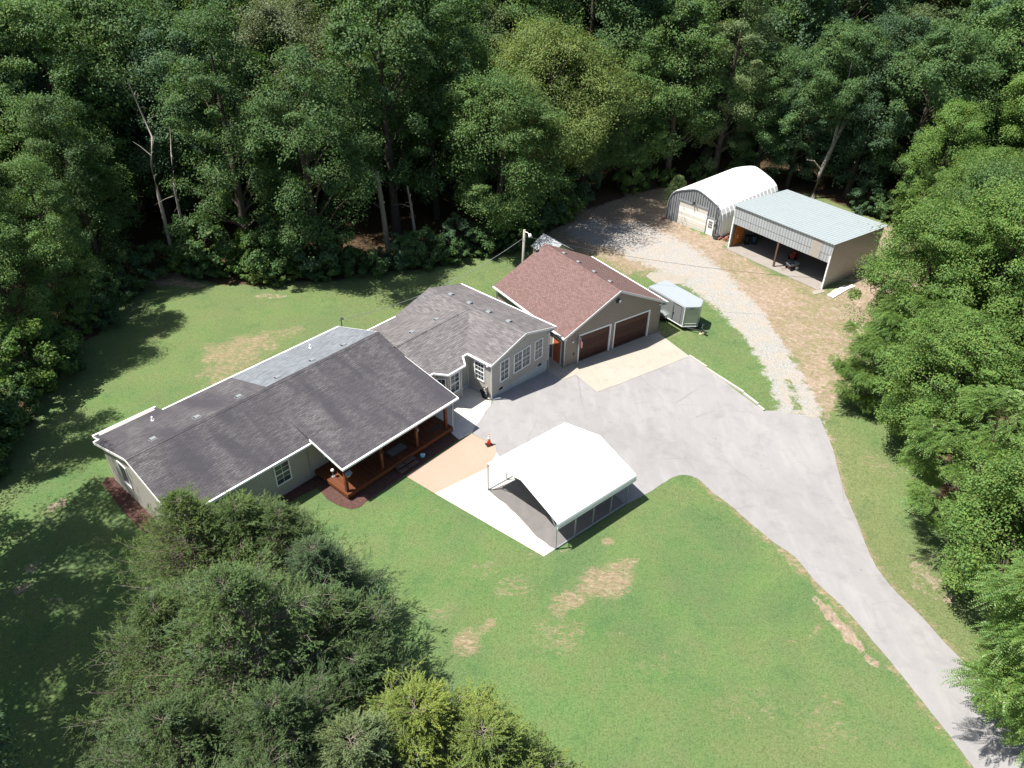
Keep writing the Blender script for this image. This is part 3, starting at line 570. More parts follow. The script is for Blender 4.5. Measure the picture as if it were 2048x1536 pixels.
# fascia, gutters
fa = MB()
fa.beam((-22.0, 2.22, EZ-.055), (-13.43, 2.22, EZ-.055), .11, .12); fa.build('gutter', M['white_trim'], H); fa = MB()
for p_, q_ in (((-17.7, 11.78, EZ-.055), (-3.95, 11.78, EZ-.055)), ((-22.02, 11.78, EZ-.055), (-21.65, 11.78, EZ-.055)), ((-21.68, 12.9, EZ-.41), (-17.67, 12.9, EZ-.41))): MB().beam(p_, q_, .11, .12).build('gutter', M['white_trim'], H)
fa = MB()
fa.beam((-22.02, 2.25, EZ-.09), (-22.02, 7, RZ-.09), .03, .17); fa.beam((-22.02, 7, RZ-.09), (-22.02, 11.75, EZ-.09), .03, .17)
fa.build('fascia', M['soffit'], H)
MB().beam((-21.67, 11.72, EZ-.09), (-21.67, 12.88, EZ-.45), .03, .15).build('fascia', M['soffit'], H); MB().beam((-3.93, 7, RZ-.07), (-3.93, 11.75, EZ-.07), .03, .12).build('fascia', M['soffit'], H)
# porch
PZ, PE = 3.70, 2.70
r = MB(); r.slab([(-13.43, -.67, PE), (-4.0, -.67, PE), (-4.0, 4.48, PZ), (-13.43, 4.48, PZ)], .09); r.build('porch_roof', M['roof_main'], H)
fa = MB(); fa.beam((-13.45, -.73, PE-.06), (-3.98, -.73, PE-.06), .12, .13); fa.build('gutter', M['white_trim'], H)
MB().beam((-13.45, -.70, PE-.06), (-13.45, 2.3, PE-.06+2.97*(PZ-PE)/5.15), .03, .15).build('fascia', M['white_trim'], H); MB().beam((-3.98, -.70, PE-.06), (-3.98, 4.4, PZ-.10), .03, .15).build('fascia', M['white_trim'], H)
dk = MB(); dk.box(-13.25, -.6, .40, -4.5, 2.62, .50); D = dk.build('porch_deck', M['deck'], H)
bm_ = MB(); bm_.box(-13.27, -.63, .25, -4.48, -.60, .50); bm_.box(-13.28, -.63, .25, -13.25, 2.62, .50); bm_.box(-4.50, -.60, .25, -4.47, 2.62, .5); bm_.build('deck_edge_board', M['post_wood'], H)
lt = MB()
for x0, x1 in ((-13.2, -9.7), (-8.1, -4.55)):
    n = int((x1-x0)/.11); lt = MB()
    for i in range(n):
        x = x0+i*.11
        for s in (-1, 1): lt.beam((x if s > 0 else x+.27, -.57, .0), (x+.27 if s > 0 else x, -.57, .27), .012 if s > 0 else .02, .03)
    lt.build('lattice_skirt', M['lattice'], H)
hd = MB(); hd.box(-13.1, -.42, 2.32, -4.6, -.26, 2.56); hd.build('header_beam', M['post_wood'], H)
for a in (-13.08, -10.35, -7.45, -4.85):
    MB().box(a-.09, -.43, .5, a+.09, -.25, 2.33).build('post', M['post_wood'], H, .01)
st = MB()
for k, (b0, z) in enumerate(((-.66, .36), (-.98, .20))):
    st.box(-9.62, b0-.30, z-.05, -8.15, b0, z)
for a in (-9.6, -8.9, -8.17): st.beam((a, -1.25, .04), (a, -.62, .30), .05, .14)
st.build('porch_steps', M['step_wood'], H)
window(H, (-12.4, 2.64, 1.1), (1, 0, 0), .9, 1.3); window(H, (-6.6, 2.64, 1.1), (1, 0, 0), .9, 1.3)
dd = MB(); dd.box(-9.35, 2.58, .5, -8.4, 2.64, 2.55); fd = dd.build('front_door', M['white_door'], H); MB().obox((-8.5, 2.55, 1.5), (1, 0, 0), (0, 1, 0), (0, 0, 1), .06, .06, .06).build('handle', M['dark_metal'], fd)
window(H, (-15.82, 2.65, .98), (1, 0, 0), .92, 1.42, 2, 4)
window(H, (-19.7, 2.65, .98), (1, 0, 0), .92, 1.42, 2, 4)
window(H, (-21.75, 9.42, 1.2), (0, -1, 0), .92, 1.5, 1, 1, False)
downspout(H, [(-4.2, -.72, 2.62), (-4.3, -.5, 2.4), (-4.32, -.45, .3), (-4.3, -.62, .08)])
MB().box(-13.55, 2.58, .1, -13.47, 2.65, 2.75).build('corner_trim', M['siding'], H)
for a in (-20.05, -17.31, -14.52, -11.72, -9.04, -6.45):
    roofvent(H, (a, 7.75, RZ-.75*.318), (0, 1, -.318), (0, .318, 1), M['vent_grey'], .8)
for a, b in ((-18.79, 10.7), (-7.56, 10.16)):
    z = RZ-(b-7)*.318; MB().tube([(a, b, z-.05), (a, b, z+.3)], .05, 8).tube([(a, b, z), (a, b, z+.05)], .11, 8).build('vent_pipe', M['pvc_white'], H)
ms = MB().tube([(-3.95+.12, 11.5, 2.2), (-3.95+.12, 11.5, 3.75)], .035, 6).tube([(-3.98, 11.5, 3.62), (-3.6, 11.5, 3.62)], .03, 5).tube([(-3.83, 11.5, 3.75), (-3.83, 11.35, 3.85), (-3.83, 11.2, 3.75)], .05, 6).build('service_mast', M['dark_metal'], H)
# connector and wing
CE, CR, CB = 3.08, 4.05, 5.37
w = MB(); w.prism([(-4.35, 2.3), (0.0, 2.3), (0.0, 9.2), (-4.35, 9.2)], -.9, 2.98)
w.prism([(-3.15, 2.31), (-2.62, 1.68), (-1.32, 1.68), (-.78, 2.31)], -.9, 2.95); w.build('wall', M['siding'], H)
w = MB(); w.prism([(0, 0), (6.3, 0), (6.3, 9.2), (0, 9.2)], .35, 3.0)
G_ = [(0, 0, 3.0), (6.3, 0, 3.0), (6.3, 0, 3.12), (3.4, 0, 3.98), (0, 0, 3.02)]
for b in (0, 9.1):
    P = [(x, b, z) for x, y, z in G_]; Q = [(x, b+.1, z) for x, y, z in G_]
    w.face(P); w.face(Q[::-1])
    for i in range(5): w.face([P[(i+1) % 5], P[i], Q[i], Q[(i+1) % 5]])
w.build('wall', M['siding'], H)
w = MB(); w.prism([(.03, .03), (6.27, .03), (6.27, 9.17), (.03, 9.17)], -1.3, .35); w.prism([(-3.0, 2.27), (0.03, 2.27), (.03, 2.33), (-3.0, 2.33)], -.9, .30); w.build('block_foundation', M['block'], H)
for a in (.8, 5.15):
    z = .48 if a < 3 else .30
    MB().box(a, -.01, z-.05 if a > 3 else z-.12, a+.38, .02, z+.13 if a > 3 else z+.06).build('foundation_vent', M['dark_hole'], H)
MB().box(-.012, .72, .15, .02, 1.12, .34).build('foundation_vent', M['dark_hole'], H)
ct = MB()
for x, y in ((-.012, -.012), (6.24, -.012)): MB().box(x, y, .3, x+.07, y+.07, 2.98).build('corner_trim', M['soffit'], H)
ct.box(-.03, 2.24, .3, .0, 2.3, 2.98); ct.build('corner_trim', M['soffit'], H)
r = MB()
r.slab([(-3.97, 2.15, CE), (-.12, 2.15, CE), (3.4, CB, CR), (-3.97, CB, CR)], .09, (1, 0, 0))
r.slab([(-.12, 9.6, CE-.02), (-4.1, 9.6, CE-.02), (-4.1, CB, CR), (3.4, CB, CR)], .09, (1, 0, 0))
# bay hood
hz = lambda b: CE+(b-2.15)*(CR-CE)/(CB-2.15)
e = [(-3.5, 2.15, CE+.012), (-2.88, 1.30, CE-.05), (-1.33, 1.30, CE-.05), (-.72, 2.15, CE+.012)]; t0, t1 = (-2.7, 3.5, hz(3.5)+.015), (-1.5, 3.5, hz(3.5)+.015)
r.slab([e[1], e[2], t1, t0], .05, (1, 0, 0)); r.slab([e[0], e[1], t0], .05); r.slab([e[2], e[3], t1], .05)
r.build('connector_roof', M['roof_wing'], H)
r = MB()
r.slab([(-.14, -.18, CE), (3.4, -.18, CR+.01), (3.4, 9.75, CR+.01), (-.14, 9.75, CE)], .09, (0, 1, 0))
r.slab([(3.4, -.18, CR+.01), (6.84, -.18, CE), (6.84, 9.75, CE), (3.4, 9.75, CR+.01)], .09, (0, 1, 0))
r.build('wing_roof', M['roof_wing'], H)
ridge(M['roof_wing'], (-3.9, CB, CR+.01), (3.2, CB, CR+.01), .26); ridge(M['roof_wing'], (3.4, -.18, CR+.02), (3.4, 9.75, CR+.02), .28)
fa = MB()
z = CE-.06
fa.beam((-3.97, 2.09, z), (-3.5, 2.09, z), .11, .12); fa.beam((-3.52, 2.12, z), (-2.90, 1.25, z-.05), .11, .12); fa.beam((-2.93, 1.25, z-.052), (-1.28, 1.25, z-.052), .11, .12); fa.beam((-1.31, 1.25, z-.05), (-.68, 2.10, z), .11, .12)
fa.beam((-.70, 2.09, z), (-.14, 2.09, z), .11, .12); fa.beam((-.20, -.20, z), (-.20, 2.05, z), .11, .12); MB().beam((6.90, -.2, z), (6.90, 9.75, z), .11, .12).build('gutter', M['white_trim'], H); MB().beam((-4.1, 9.66, z), (-.2, 9.66, z), .11, .12).build('gutter', M['white_trim'], H)
fa.build('gutter', M['white_trim'], H)
fa = MB(); fa.beam((-.20, -.2, CE-.08), (3.4, -.2, CR-.06), .035, .17); fa.beam((3.4, -.2, CR-.06), (6.9, -.2, CE-.08), .035, .17)
fa.box(6.3, -.17, CE-.22, 6.85, .0, CE-.15); fa.build('fascia', M['soffit'], H)
window(H, (.95, 0, 1.08), (1, 0, 0), .80, 1.58, 2, 4); window(H, (2.40, 0, 1.10), (1, 0, 0), 1.70, 1.52, 2, 4, True, double=True); window(H, (4.70, 0, 1.10), (1, 0, 0), .80, 1.52, 2, 4)
window(H, (0, 1.55, 1.25), (0, -1, 0), .82, 1.38, 3, 4)
window(H, (-2.35, 1.68, .95), (1, 0, 0), .80, 1.45, 2, 4)
q0 = np.array([-3.15, 2.31, 0]); q1 = np.array([-2.62, 1.68, 0]); dx = nrm(q1-q0); window(H, q0+dx*.14+np.array([0, 0, 1.1])+np.array([-.77, -.64, 0])*.004, dx, .5, 1.2, 2, 3, False)
downspout(H, [(-.10, -.05, 2.95), (-.06, -.06, 2.8), (-.06, -.06, .14), (.02, -.12, .07), (.5, -.42, .06)])
downspout(H, [(-1.35, 1.64, 2.9), (-1.30, 1.64, .1)], .03)
downspout(H, [(6.42, -.04, 2.95), (6.34, -.04, 2.7), (6.34, -.04, -.6)], .03, M['soffit'])
for a, b in ((.6, 5.91), (-1.83, 5.9)):
    roofvent(H, (a, 6.0, CR-(6.0-CB)*.229), (0, 1, -.229), (0, .229, 1), M['vent_grey'], .75)
for b in (7.95, 5.97, 3.98, 1.99):
    roofvent(H, (4.05, b, CR-.65*.282+.01), (1, 0, -.282), (.282, 0, 1), M['vent_grey'], .8)
for p in ((-.16, .2, 2.86), (6.2, -.08, 2.7)): MB().box(p[0]-.1, p[1]-.06, p[2]-.05, p[0]+.06, p[1]+.06, p[2]+.05).build('flood_light', M['white_trim'], H)
MB().box(-4.35, -.62, 2.5, -4.15, -.55, 2.6).build('flood_light', M['white_trim'], H)

# ------------------------------------------------------------------ things round the porch
def hl(a, b, z): x, y = hp(a, b); return (x, y, z)
t = thing('bird_house', 'small weathered grey bird house on the corner porch post', 'bird house', hl(-13.0, -.53, 1.9), HY)
MB().box(-.12, -.11, -.12, .12, .11, .12).build('body', M['pebble_grey'], t); r = MB(); r.slab([(-.2, -.2, .10), (.2, -.2, .10), (.2, 0, .26), (-.2, 0, .26)], .02); r.slab([(.2, .2, .10), (-.2, .2, .10), (-.2, 0, .26), (.2, 0, .26)], .02); r.build('roof', M['vent_grey'], t)
for i, a in enumerate((-10.35, -7.45)):
    t = thing('wall_lantern', ['small ornament fixed high on the porch post left of the steps', 'small pale ornament fixed high on the porch post right of the steps'][i], 'ornament', hl(a+.02, -.50, 1.95), HY, 'ornaments on the porch posts')
    MB().tube([(0, 0, -.22), (0, 0, .0)], [.02, .05], 8).tube([(0, 0, .0), (0, 0, .05)], .09, 8).build('shade', [M['rust_steel'], M['pebble_grey']][i], t); MB().beam((0, .07, 0), (0, 0, .0), .02, .02).build('bracket', M['dark_metal'], t)
m = MB(); m.box(-.75, -.42, 0, .75, .42, .015)
t = m.build('door_mat', M['dark_metal'], None); t.location = hl(-8.55, .35, .503); t.rotation_euler = (0, 0, HY); tag(t, 'large dark green striped mat on the porch deck by the steps', 'door mat')
m = MB()
for k in range(9): m.box(-.6+k*.14, -.3, .015, -.54+k*.14, .3, .022)
m.build('stripe', M['pebble_grey'], t)
m = MB(); m.box(-.5, -.1, 0, .5, .1, .02); t = m.build('floor_mat', M['dark_metal'], None); t.location = hl(-5.4, .1, .503); t.rotation_euler = (0, 0, HY+.1); tag(t, 'narrow dark strip mat near the patio end of the porch', 'mat')
def ball_mesh(name, r, mt, parent, seg=16):
    me = bpy.data.meshes.new(name); bm = bmesh.new(); bmesh.ops.create_uvsphere(bm, u_segments=seg, v_segments=seg//2, radius=r)
    for f in bm.faces: f.smooth = True
    bm.to_mesh(me); bm.free(); me.materials.append(mt); o = bpy.data.objects.new(name, me); COL.objects.link(o); o.parent = parent; return o
t = thing('play_ball', 'pale blue and white play ball lying on the mulch by the steps', 'ball', hl(-7.6, -1.0, .19), .4)
ball_mesh('ball_skin', .17, M['blue_ball'], t); m = MB(); m.tube([(0, -.135, 0), (0, -.172, 0)], [.10, .0], 10); m.tube([(-.09, 0, .13), (-.115, 0, .165)], [.09, .0], 10); m.tube([(.12, 0, .08), (.165, 0, .10)], [.09, .0], 10); m.build('panel', M['pvc_white'], t)
# grill under cover on porch left and white chair
t = thing('porch_fan', 'small white pedestal object in the shade at the left end of the porch', 'ornament', hl(-12.85, 1.3, .5), HY)
MB().tube([(0, 0, 0), (0, 0, .04)], .11, 12).tube([(0, 0, .04), (0, 0, .45)], .02, 6).build('stand', M['vent_grey'], t); ball_mesh('head', .11, M['pvc_white'], t).location = (0, 0, .52)
# garden hose on a reel at the wing corner
t = thing('garden_hose', 'coiled black garden hose hanging on the wing wall beside the downspout', 'garden hose', hl(-.16, .42, 0), HY)
m = MB()
for k in range(6):
    rr = .36+.025*(k % 3); pts = [(-.03-.035*(k//3)-.01*k, rr*.78*sin(2*pi*j/22), .52+rr*1.12*cos(2*pi*j/22)-.02*k) for j in range(23)]; m.tube(pts, .028, 6, False)
m.build('coil', M['black_rubber'], t)
m = MB(); m.tube([(-.05, -.1, .12), (-.15, -.25, .05), (-.3, -.1, .045), (-.45, -.25, .045), (-.35, -.45, .045), (-.1, -.5, .045), (.0, -.38, .1), (.02, -.32, .45)], .02, 6); m.build('loose_end', M['pebble_grey'], t)
m = MB(); m.box(.10, -.06, .88, .17, .06, .98); m.box(-.16, -.05, .88, .12, .05, .92); m.tube([(.12, -.25, .45), (-.02, -.25, .45), (-.06, -.25, .40)], .03, 6); m.build('bracket', M['pebble_grey'], t)
# traffic cone
x, y, z = at(978, 890)
t = thing('traffic_cone', 'orange traffic cone with white collar on the edge of the tan walkway', 'traffic cone', (x, y, .02), .5)
MB().box(-.21, -.21, 0, .21, .21, .05).build('base', M['black_rubber'], t, .01)
MB().tube([(0, 0, .05), (0, 0, .92)], [.145, .026], 20).build('body', M['orange'], t)
MB().tube([(0, 0, .50), (0, 0, .66)], [.088, .066], 20).build('reflective_collar', M['pvc_white'], t); MB().tube([(0, 0, .71), (0, 0, .82)], [.061, .047], 20).build('reflective_collar', M['pvc_white'], t)

# ------------------------------------------------------------------ garage
GO = (3.97, 48.21); GY = radians(34.4); gz = -.76
G = thing('garage', 'tan garage with dusty red roof and two dark brown doors', 'garage', (GO[0], GO[1], 0), GY)
def gp_(a, b): return (GO[0]+cos(GY)*a-sin(GY)*b, GO[1]+sin(GY)*a+cos(GY)*b)
w = MB(); GE, GR = 2.12, 4.68
w.box(0, 9.28, -1.2, 9.82, 9.4, 2.0); w.box(0, .12, -1.2, .12, 9.28, 2.0); w.box(9.7, .12, -1.2, 9.82, 9.28, 2.0)
for x0, x1 in ((0, 1.38), (4.5, 4.93), (8.6, 9.82)): w.box(x0, 0, -1.2, x1, .12, 1.70)
w.box(0, 0, 1.70, 9.82, .12, 2.0)
for b in (0, 9.28):
    P = [(0, b, 2.0), (9.82, b, 2.0), (9.82, b, 2.12), (4.95, b, GR-.13), (0, b, 2.12)]; Q = [(x, y+.12, z) for x, y, z in P]; w.face(P); w.face(Q[::-1])
    for i in range(5): w.face([P[(i+1) % 5], P[i], Q[i], Q[(i+1) % 5]])
w.build('wall', M['siding_tan'], G)
for i, (x0, x1) in enumerate(((1.38, 4.5), (4.93, 8.6))):
    d = MB(); d.box(x0, .09, gz+.03, x1, .14, 1.70)
    D_ = d.build('garage_door', M['garage_door'], G)
    p = MB(); nC = 4 if i == 0 else 5
    for r_ in range(4):
        for c in range(nC):
            wd = (x1-x0)/nC; p.box(x0+c*wd+.1, .078, gz+.14+r_*.6, x0+(c+1)*wd-.1, .092, gz+.14+r_*.6+.38)
    p.build('door_panel', M['garage_door'], D_, .01)
    MB().box(x0+.02, .05, gz+.02, x1-.02, .14, gz+.10).build('bottom_seal', M['rust_steel'], D_)
    f = MB(); f.box(x0-.06, -.02, gz, x0+.05, .10, 1.70); f.box(x1-.05, -.02, gz, x1+.06, .10, 1.70); f.box(x0-.06, -.022, 1.66, x1+.06, .10, 1.78); f.build('door_frame', M['white_trim'], G)
r = MB(); r.slab([(-.25, -.25, GE), (4.95, -.25, GR), (4.95, 9.65, GR), (-.25, 9.65, GE)], .09, (0, 1, 0)); r.slab([(4.95, -.25, GR), (10.2, -.25, GE), (10.2, 9.65, GE), (4.95, 9.65, GR)], .09, (0, 1, 0)); r.build('roof', M['roof_red'], G)
r = MB()
for s in (1, -1): r.slab([(4.95, -.26, GR+.018), (4.95+.17*s, -.26, GR+.018-.49*.17), (4.95+.17*s, 9.66, GR+.018-.49*.17), (4.95, 9.66, GR+.018)], .02, (0, 1, 0))
r.build('ridge_cap', M['roof_red'], G)
for a in (-.31, 10.26): MB().beam((a, -.27, GE-.06), (a, 9.65, GE-.06), .11, .12).build('gutter', M['white_trim'], G)
f = MB(); f.beam((-.33, -.27, GE-.10), (4.95, -.27, GR-.08), .035, .18); f.beam((4.95, -.27, GR-.08), (10.28, -.27, GE-.10), .035, .18); f.box(-.3, -.25, GE-.26, .0, .0, GE-.17); f.box(9.82, -.25, GE-.26, 10.2, .0, GE-.17); f.build('fascia', M['soffit'], G)
f = MB(); f.box(-.02, .38, gz, .0, .48, 1.42); f.box(-.02, 1.40, gz, .0, 1.50, 1.42); f.box(-.02, .38, 1.38, .0, 1.50, 1.48); sdf = f.build('side_door', M['white_trim'], G)
MB().box(-.012, .48, gz+.06, .01, 1.40, 1.38).build('door_leaf', M['brown_door'], sdf); ball_mesh('handle', .04, M['vent_grey'], sdf, 8).location = (-.05, .6, .15)
downspout(G, [(-.22, -.1, 2.0), (-.05, -.05, 1.8), (-.05, -.05, gz+.08), (-.15, -.1, gz+.05)], .05); downspout(G, [(-.25, 9.5, 2.0), (-.06, 9.44, 1.8), (-.06, 9.44, gz+.05)], .05)
gl = MB(); gl.tube([(4.95, -.06, 3.72), (4.95, .0, 3.76)], .17, 14); gl.box(4.78, -.16, 3.58, 5.12, -.03, 3.82); gl.build('gable_lamp', M['dark_metal'], G); MB().box(4.97, -.19, 3.56, 5.12, -.16, 3.80).build('lamp_face', M['pvc_white'], G)
for p in ((.72, 1.38), (9.62, 1.95)): MB().box(p[0]-.07, -.1, p[1]-.05, p[0]+.07, .0, p[1]+.06).build('flood_light', M['pvc_white'], G)
MB().box(.85, -.03, .12, .97, .0, .32).build('keypad', M['dark_metal'], G)
for b in (7.75, 5.8, 3.75, 1.75): roofvent(G, (5.62, b, GR-.67*.487), (1, 0, -.487), (.487, 0, 1), M['vent_grey'], .72)
# flag on a short pole
fx, fy = gp_(1.62, -.03)
t = thing('flag', 'small red and white striped flag hanging beside the left garage door', 'flag', (fx, fy, 1.5), GY)
MB().tube([(0, 0, 0), (-.55, -.45, .28)], .014, 6).build('pole', M['pvc_white'], t)
def flagmat():
    m = Mat('flag_cloth', .8, .1); v = m.co('UV'); sx = N(m.t, 'SeparateXYZ'); m.L(v, sx.inputs[0])
    st = m.ramp(m.math('FRACT', m.math('MULTIPLY', sx.outputs[0], 6.5)), [(0, (.55, .03, .05)), (.5, (.8, .8, .8))], 'CONSTANT')
    can = m.math('MULTIPLY', m.math('LESS_THAN', sx.outputs[0], .54), m.math('GREATER_THAN', sx.outputs[1], .6))
    m.col(m.mix(can, st, (.03, .05, .2))); return m.m
fm = flagmat(); m = MB(); nu, nv = 14, 10
def fpt(u, v):
    s = .15+u*.6; b = np.array([-.55*s/.75, -.45*s/.75, .28*s/.75]); drop = (1-v)*.95
    return b*(.55+.45*v)+np.array([.05*sin(u*9+drop*3)+.10*(1-v), -.05*cos(u*8)*(1-v), -drop])
for i in range(nu):
    for j in range(nv):
        u0, u1, v0, v1 = i/nu, (i+1)/nu, j/nv, (j+1)/nv; m.face([fpt(u0, v0), fpt(u1, v0), fpt(u1, v1), fpt(u0, v1)], [(u0, v0), (u1, v0), (u1, v1), (u0, v1)], True)
m.build('cloth', fm, t)

# ------------------------------------------------------------------ small shed behind the garage
t = thing('garden_shed', 'small old shed with patchy grey roof half hidden behind the garage', 'shed', (*gp_(8.3, 13.4), gz), GY)
m = MB(); m.prism([(0, 0), (2.5, 0), (2.5, 2.6), (0, 2.6)], -.2, 1.85); 
for b in (0, 2.5):
    P = [(0, b, 1.85), (2.5, b, 1.85), (1.3, b, 2.7)]; Q = [(x, y+.1, z) for x, y, z in P]; m.face(P); m.face(Q[::-1])
m.build('wall', ribbed('pale_yellow_boards', (.52, .50, .38), (.60, .57, .45), .25, axis=1, metal=0), t)
m = MB(); m.slab([(-.18, -.2, 1.85), (1.3, -.2, 2.80), (1.3, 2.75, 2.80), (-.18, 2.75, 1.85)], .06, (0, 1, 0)); m.slab([(1.3, -.2, 2.80), (2.75, -.2, 1.85), (2.75, 2.75, 1.85), (1.3, 2.75, 2.80)], .06, (0, 1, 0)); m.build('roof', M['roof_shed'], t)

# ------------------------------------------------------------------ utility pole, wires
px_, py_ = .763, 58.75
t = thing('utility_pole', 'weathered grey utility pole with lamp head behind the garage', 'utility pole', (px_, py_, float(terr(px_, py_))), 0)
ph = 6.75
MB().tube([(0, 0, -.2), (.0, 0, ph*.5), (.06, 0, ph)], [.16, .13, .105], 10).build('pole', M['pole_wood'], t)
m = MB(); m.tube([(.05, -.05, ph-.15), (.3, -.3, ph-.1), (.5, -.45, ph-.2)], .03, 6); m.tube([(.5, -.45, ph-.16), (.56, -.5, ph-.42)], [.10, .19], 10); m.build('lamp_head', M['pvc_white'], t)
m = MB(); m.tube([(.1, -.02, ph-.9), (.22, -.1, ph-.9), (.22, -.1, ph-.5)], .05, 6); m.tube([(.1, -.14, ph-2), (.1, -.14, 0)], .02, 5); m.build('conduit', M['dark_metal'], t)
def wire(name, p, q, sag, label, m='dark_metal', r=.016):
    p, q = np.array(p, float), np.array(q, float); n = 36; mb = MB()
    mb.tube([p+(q-p)*k/n-np.array([0, 0, 4*sag*(k/n)*(1-k/n)]) for k in range(n+1)], r, 5)
    return tag(mb.build(name, M[m], None), label, 'cable', 'overhead cables')
ptop = (px_+.05, py_, float(terr(px_, py_))+ph-.7)
wire('power_cable', ptop, hl(-3.83, 11.45, 3.65), 1.0, 'pale overhead cable from the utility pole to the house roof', 'vent_grey', .018)
e_ = at(1660, 577, 1.0); e_ = np.array(e_)
wire('power_cable', (px_+.2, py_, ptop[2]+.1), np.array(at(1850, 566, 3.6)), .9, 'long dark overhead cable passing over the garage and gravel yard', 'dark_metal', .014)
# ------------------------------------------------------------------ carport
CO = at(1109.9, 1099.3, 0); CY = radians(40.17)
C = thing('carport', 'white metal carport on thin posts at the edge of the lawn', 'carport', (CO[0], CO[1], 0), CY)
prof = [(-.10, 1.86), (-.14, 1.98), (-.10, 2.10), (.0, 2.17), (.18, 2.24), (3.05, 3.12), (5.95, 2.26), (6.13, 2.18), (6.22, 2.08), (6.26, 1.96)]
m = MB()
x0, x1 = -.02, 6.24
nx = 34
for (b0, z0), (b1, z1) in zip(prof, prof[1:]):
    L = sqrt((b1-b0)**2+(z1-z0)**2)
    m.face([(x0, b0, z0), (x1, b0, z0), (x1, b1, z1), (x0, b1, z1)], [(x0, b0), (x1, b0), (x1, b1), (x0, b1)])
    m.face([(x0, b1, z1-.035), (x1, b1, z1-.035), (x1, b0, z0-.035), (x0, b0, z0-.035)])
for xx in (x0, x1):
    for (b0, z0), (b1, z1) in zip(prof, prof[1:]): m.face([(xx, b0, z0), (xx, b1, z1), (xx, b1, z1-.035), (xx, b0, z0-.035)])
m.build('roof', M['carport_white'], C)
m = MB()
for xx in np.arange(.2, 6.2, .76): 
    for (b0, z0), (b1, z1) in zip(prof[3:6], prof[4:7]): m.beam((xx, b0, z0+.006), (xx, b1, z1+.006), .05, .022)
m.build('roof_rib', M['carport_white'], C)
m = MB(); m.box(x0-.01, -.135, 1.70, x1+.01, -.10, 1.90); m.build('side_trim', M['white_trim'], C)
for a in (0.03, 1.50, 2.93, 4.38, 5.75):
    MB().box(a-.03, -.03, 0, a+.03, .03, 2.1).build('post', M['grey_metal'], C)
for a in (0.03, 1.50, 2.93, 4.38, 5.75):
    MB().box(a-.03, 6.08, 0, a+.03, 6.14, 2.1).build('post', M['grey_metal'], C)
for b in (0, 6.11): MB().box(-.03, b-.035, .03, 5.8, b+.035, .09).build('base_rail', M['grey_metal'], C)
m = MB()
for a in (0.03, 1.5, 2.93, 4.38, 5.75):
    m.beam((a, .1, 2.14), (a, 3.05, 3.04), .05, .05); m.beam((a, 3.05, 3.04), (a, 6.0, 2.18), .05, .05); m.beam((a, 0, 1.6), (a, .5, 2.22), .04, .04); m.beam((a, 6.1, 1.6), (a, 5.6, 2.24), .04, .04)
m.build('rafter', M['grey_metal'], C)

# ------------------------------------------------------------------ open metal shed
SO = (28.43, 61.86); SY = radians(37.75); sz = -.76
def sp_(a, b, z=sz): return (SO[0]+cos(SY)*a-sin(SY)*b, SO[1]+sin(SY)*a+cos(SY)*b, z)
S = thing('equipment_shed', 'open fronted grey metal shed with flat pale green roof', 'shed', (SO[0], SO[1], 0), SY)
ft, rt = 3.72, 3.30
m = MB(); m.box(0, 0, 1.87, .08, 10.95, 2.62); m.build('front_panel', M['ribbed_wall'], S)
m = MB(); m.box(-.03, 0, 2.62, .08, 10.95, ft-.03); m.build('front_panel', M['ribbed_wall'], S)
def sidepoly(b, th_): 
    P = [(0, b, -1.2), (8.38, b, -1.2), (8.38, b, rt), (0, b, ft-.05)]; Q = [(x, y+th_, z) for x, y, z in P]; mm = MB(); mm.face(P); mm.face(Q[::-1])
    for i in range(4): mm.face([P[(i+1) % 4], P[i], Q[i], Q[(i+1) % 4]])
    return mm
sidepoly(-.0, .07).build('side_wall', M['ribbed_side'], S); sidepoly(10.88, .07).build('side_wall', M['ribbed_side'], S)
MB().box(8.31, .07, -1.2, 8.38, 10.88, rt).build('back_wall', M['ribbed_wall'], S)
m = MB(); m.slab([(-.18, -.15, ft+.06), (8.75, -.15, rt+.03), (8.75, 11.25, rt+.03), (-.18, 11.25, ft+.06)], .05, (0, 1, 0)); m.build('roof', M['ribbed_roof'], S)
m = MB(); m.box(.04, 5.4, sz, .20, 5.56, 1.9); m.build('post', M['rust_steel'], S)
MB().box(-.02, -.03, sz, .10, .09, 3.6).build('corner_post', M['white_trim'], S); MB().box(-.02, 10.86, sz, .10, 10.98, 3.6).build('corner_post', M['white_trim'], S)
m = MB(); m.box(.10, .1, 1.80, .22, 10.8, 2.05); 
for b in (0.3, 2.9, 5.5, 8.1, 10.6): m.beam((.1, b, ft-.25), (8.3, b, rt-.2), .08, .18)
for a in (2, 4.2, 6.3): m.box(a, .1, rt-.10, a+.1, 10.8, rt-.0)
m.build('framing', M['rust_steel'], S)
MB().box(-.045, 1.1, 1.90, -.032, 2.03, 3.60).build('patch_panel', M['tan_panel'], S)
MB().box(-.5, .1, -1.0, 8.3, 10.85, sz+.06).build('floor_slab', M['shed_floor'], S)
t = thing('spare_door', 'rust orange door leaning inside the open metal shed', 'door', sp_(.35, 10.70), SY)
MB().obox((.78, 0.03, 1.18), (1, 0, 0), (0, 1, .04), (0, -.04, 1), 1.5, .05, 2.25).build('leaf', M['rust_door'], t)
for z in (1.0, 1.2): ball_mesh('knob', .05, M['pvc_white'], t, 8).location = (.5, -.06, z)
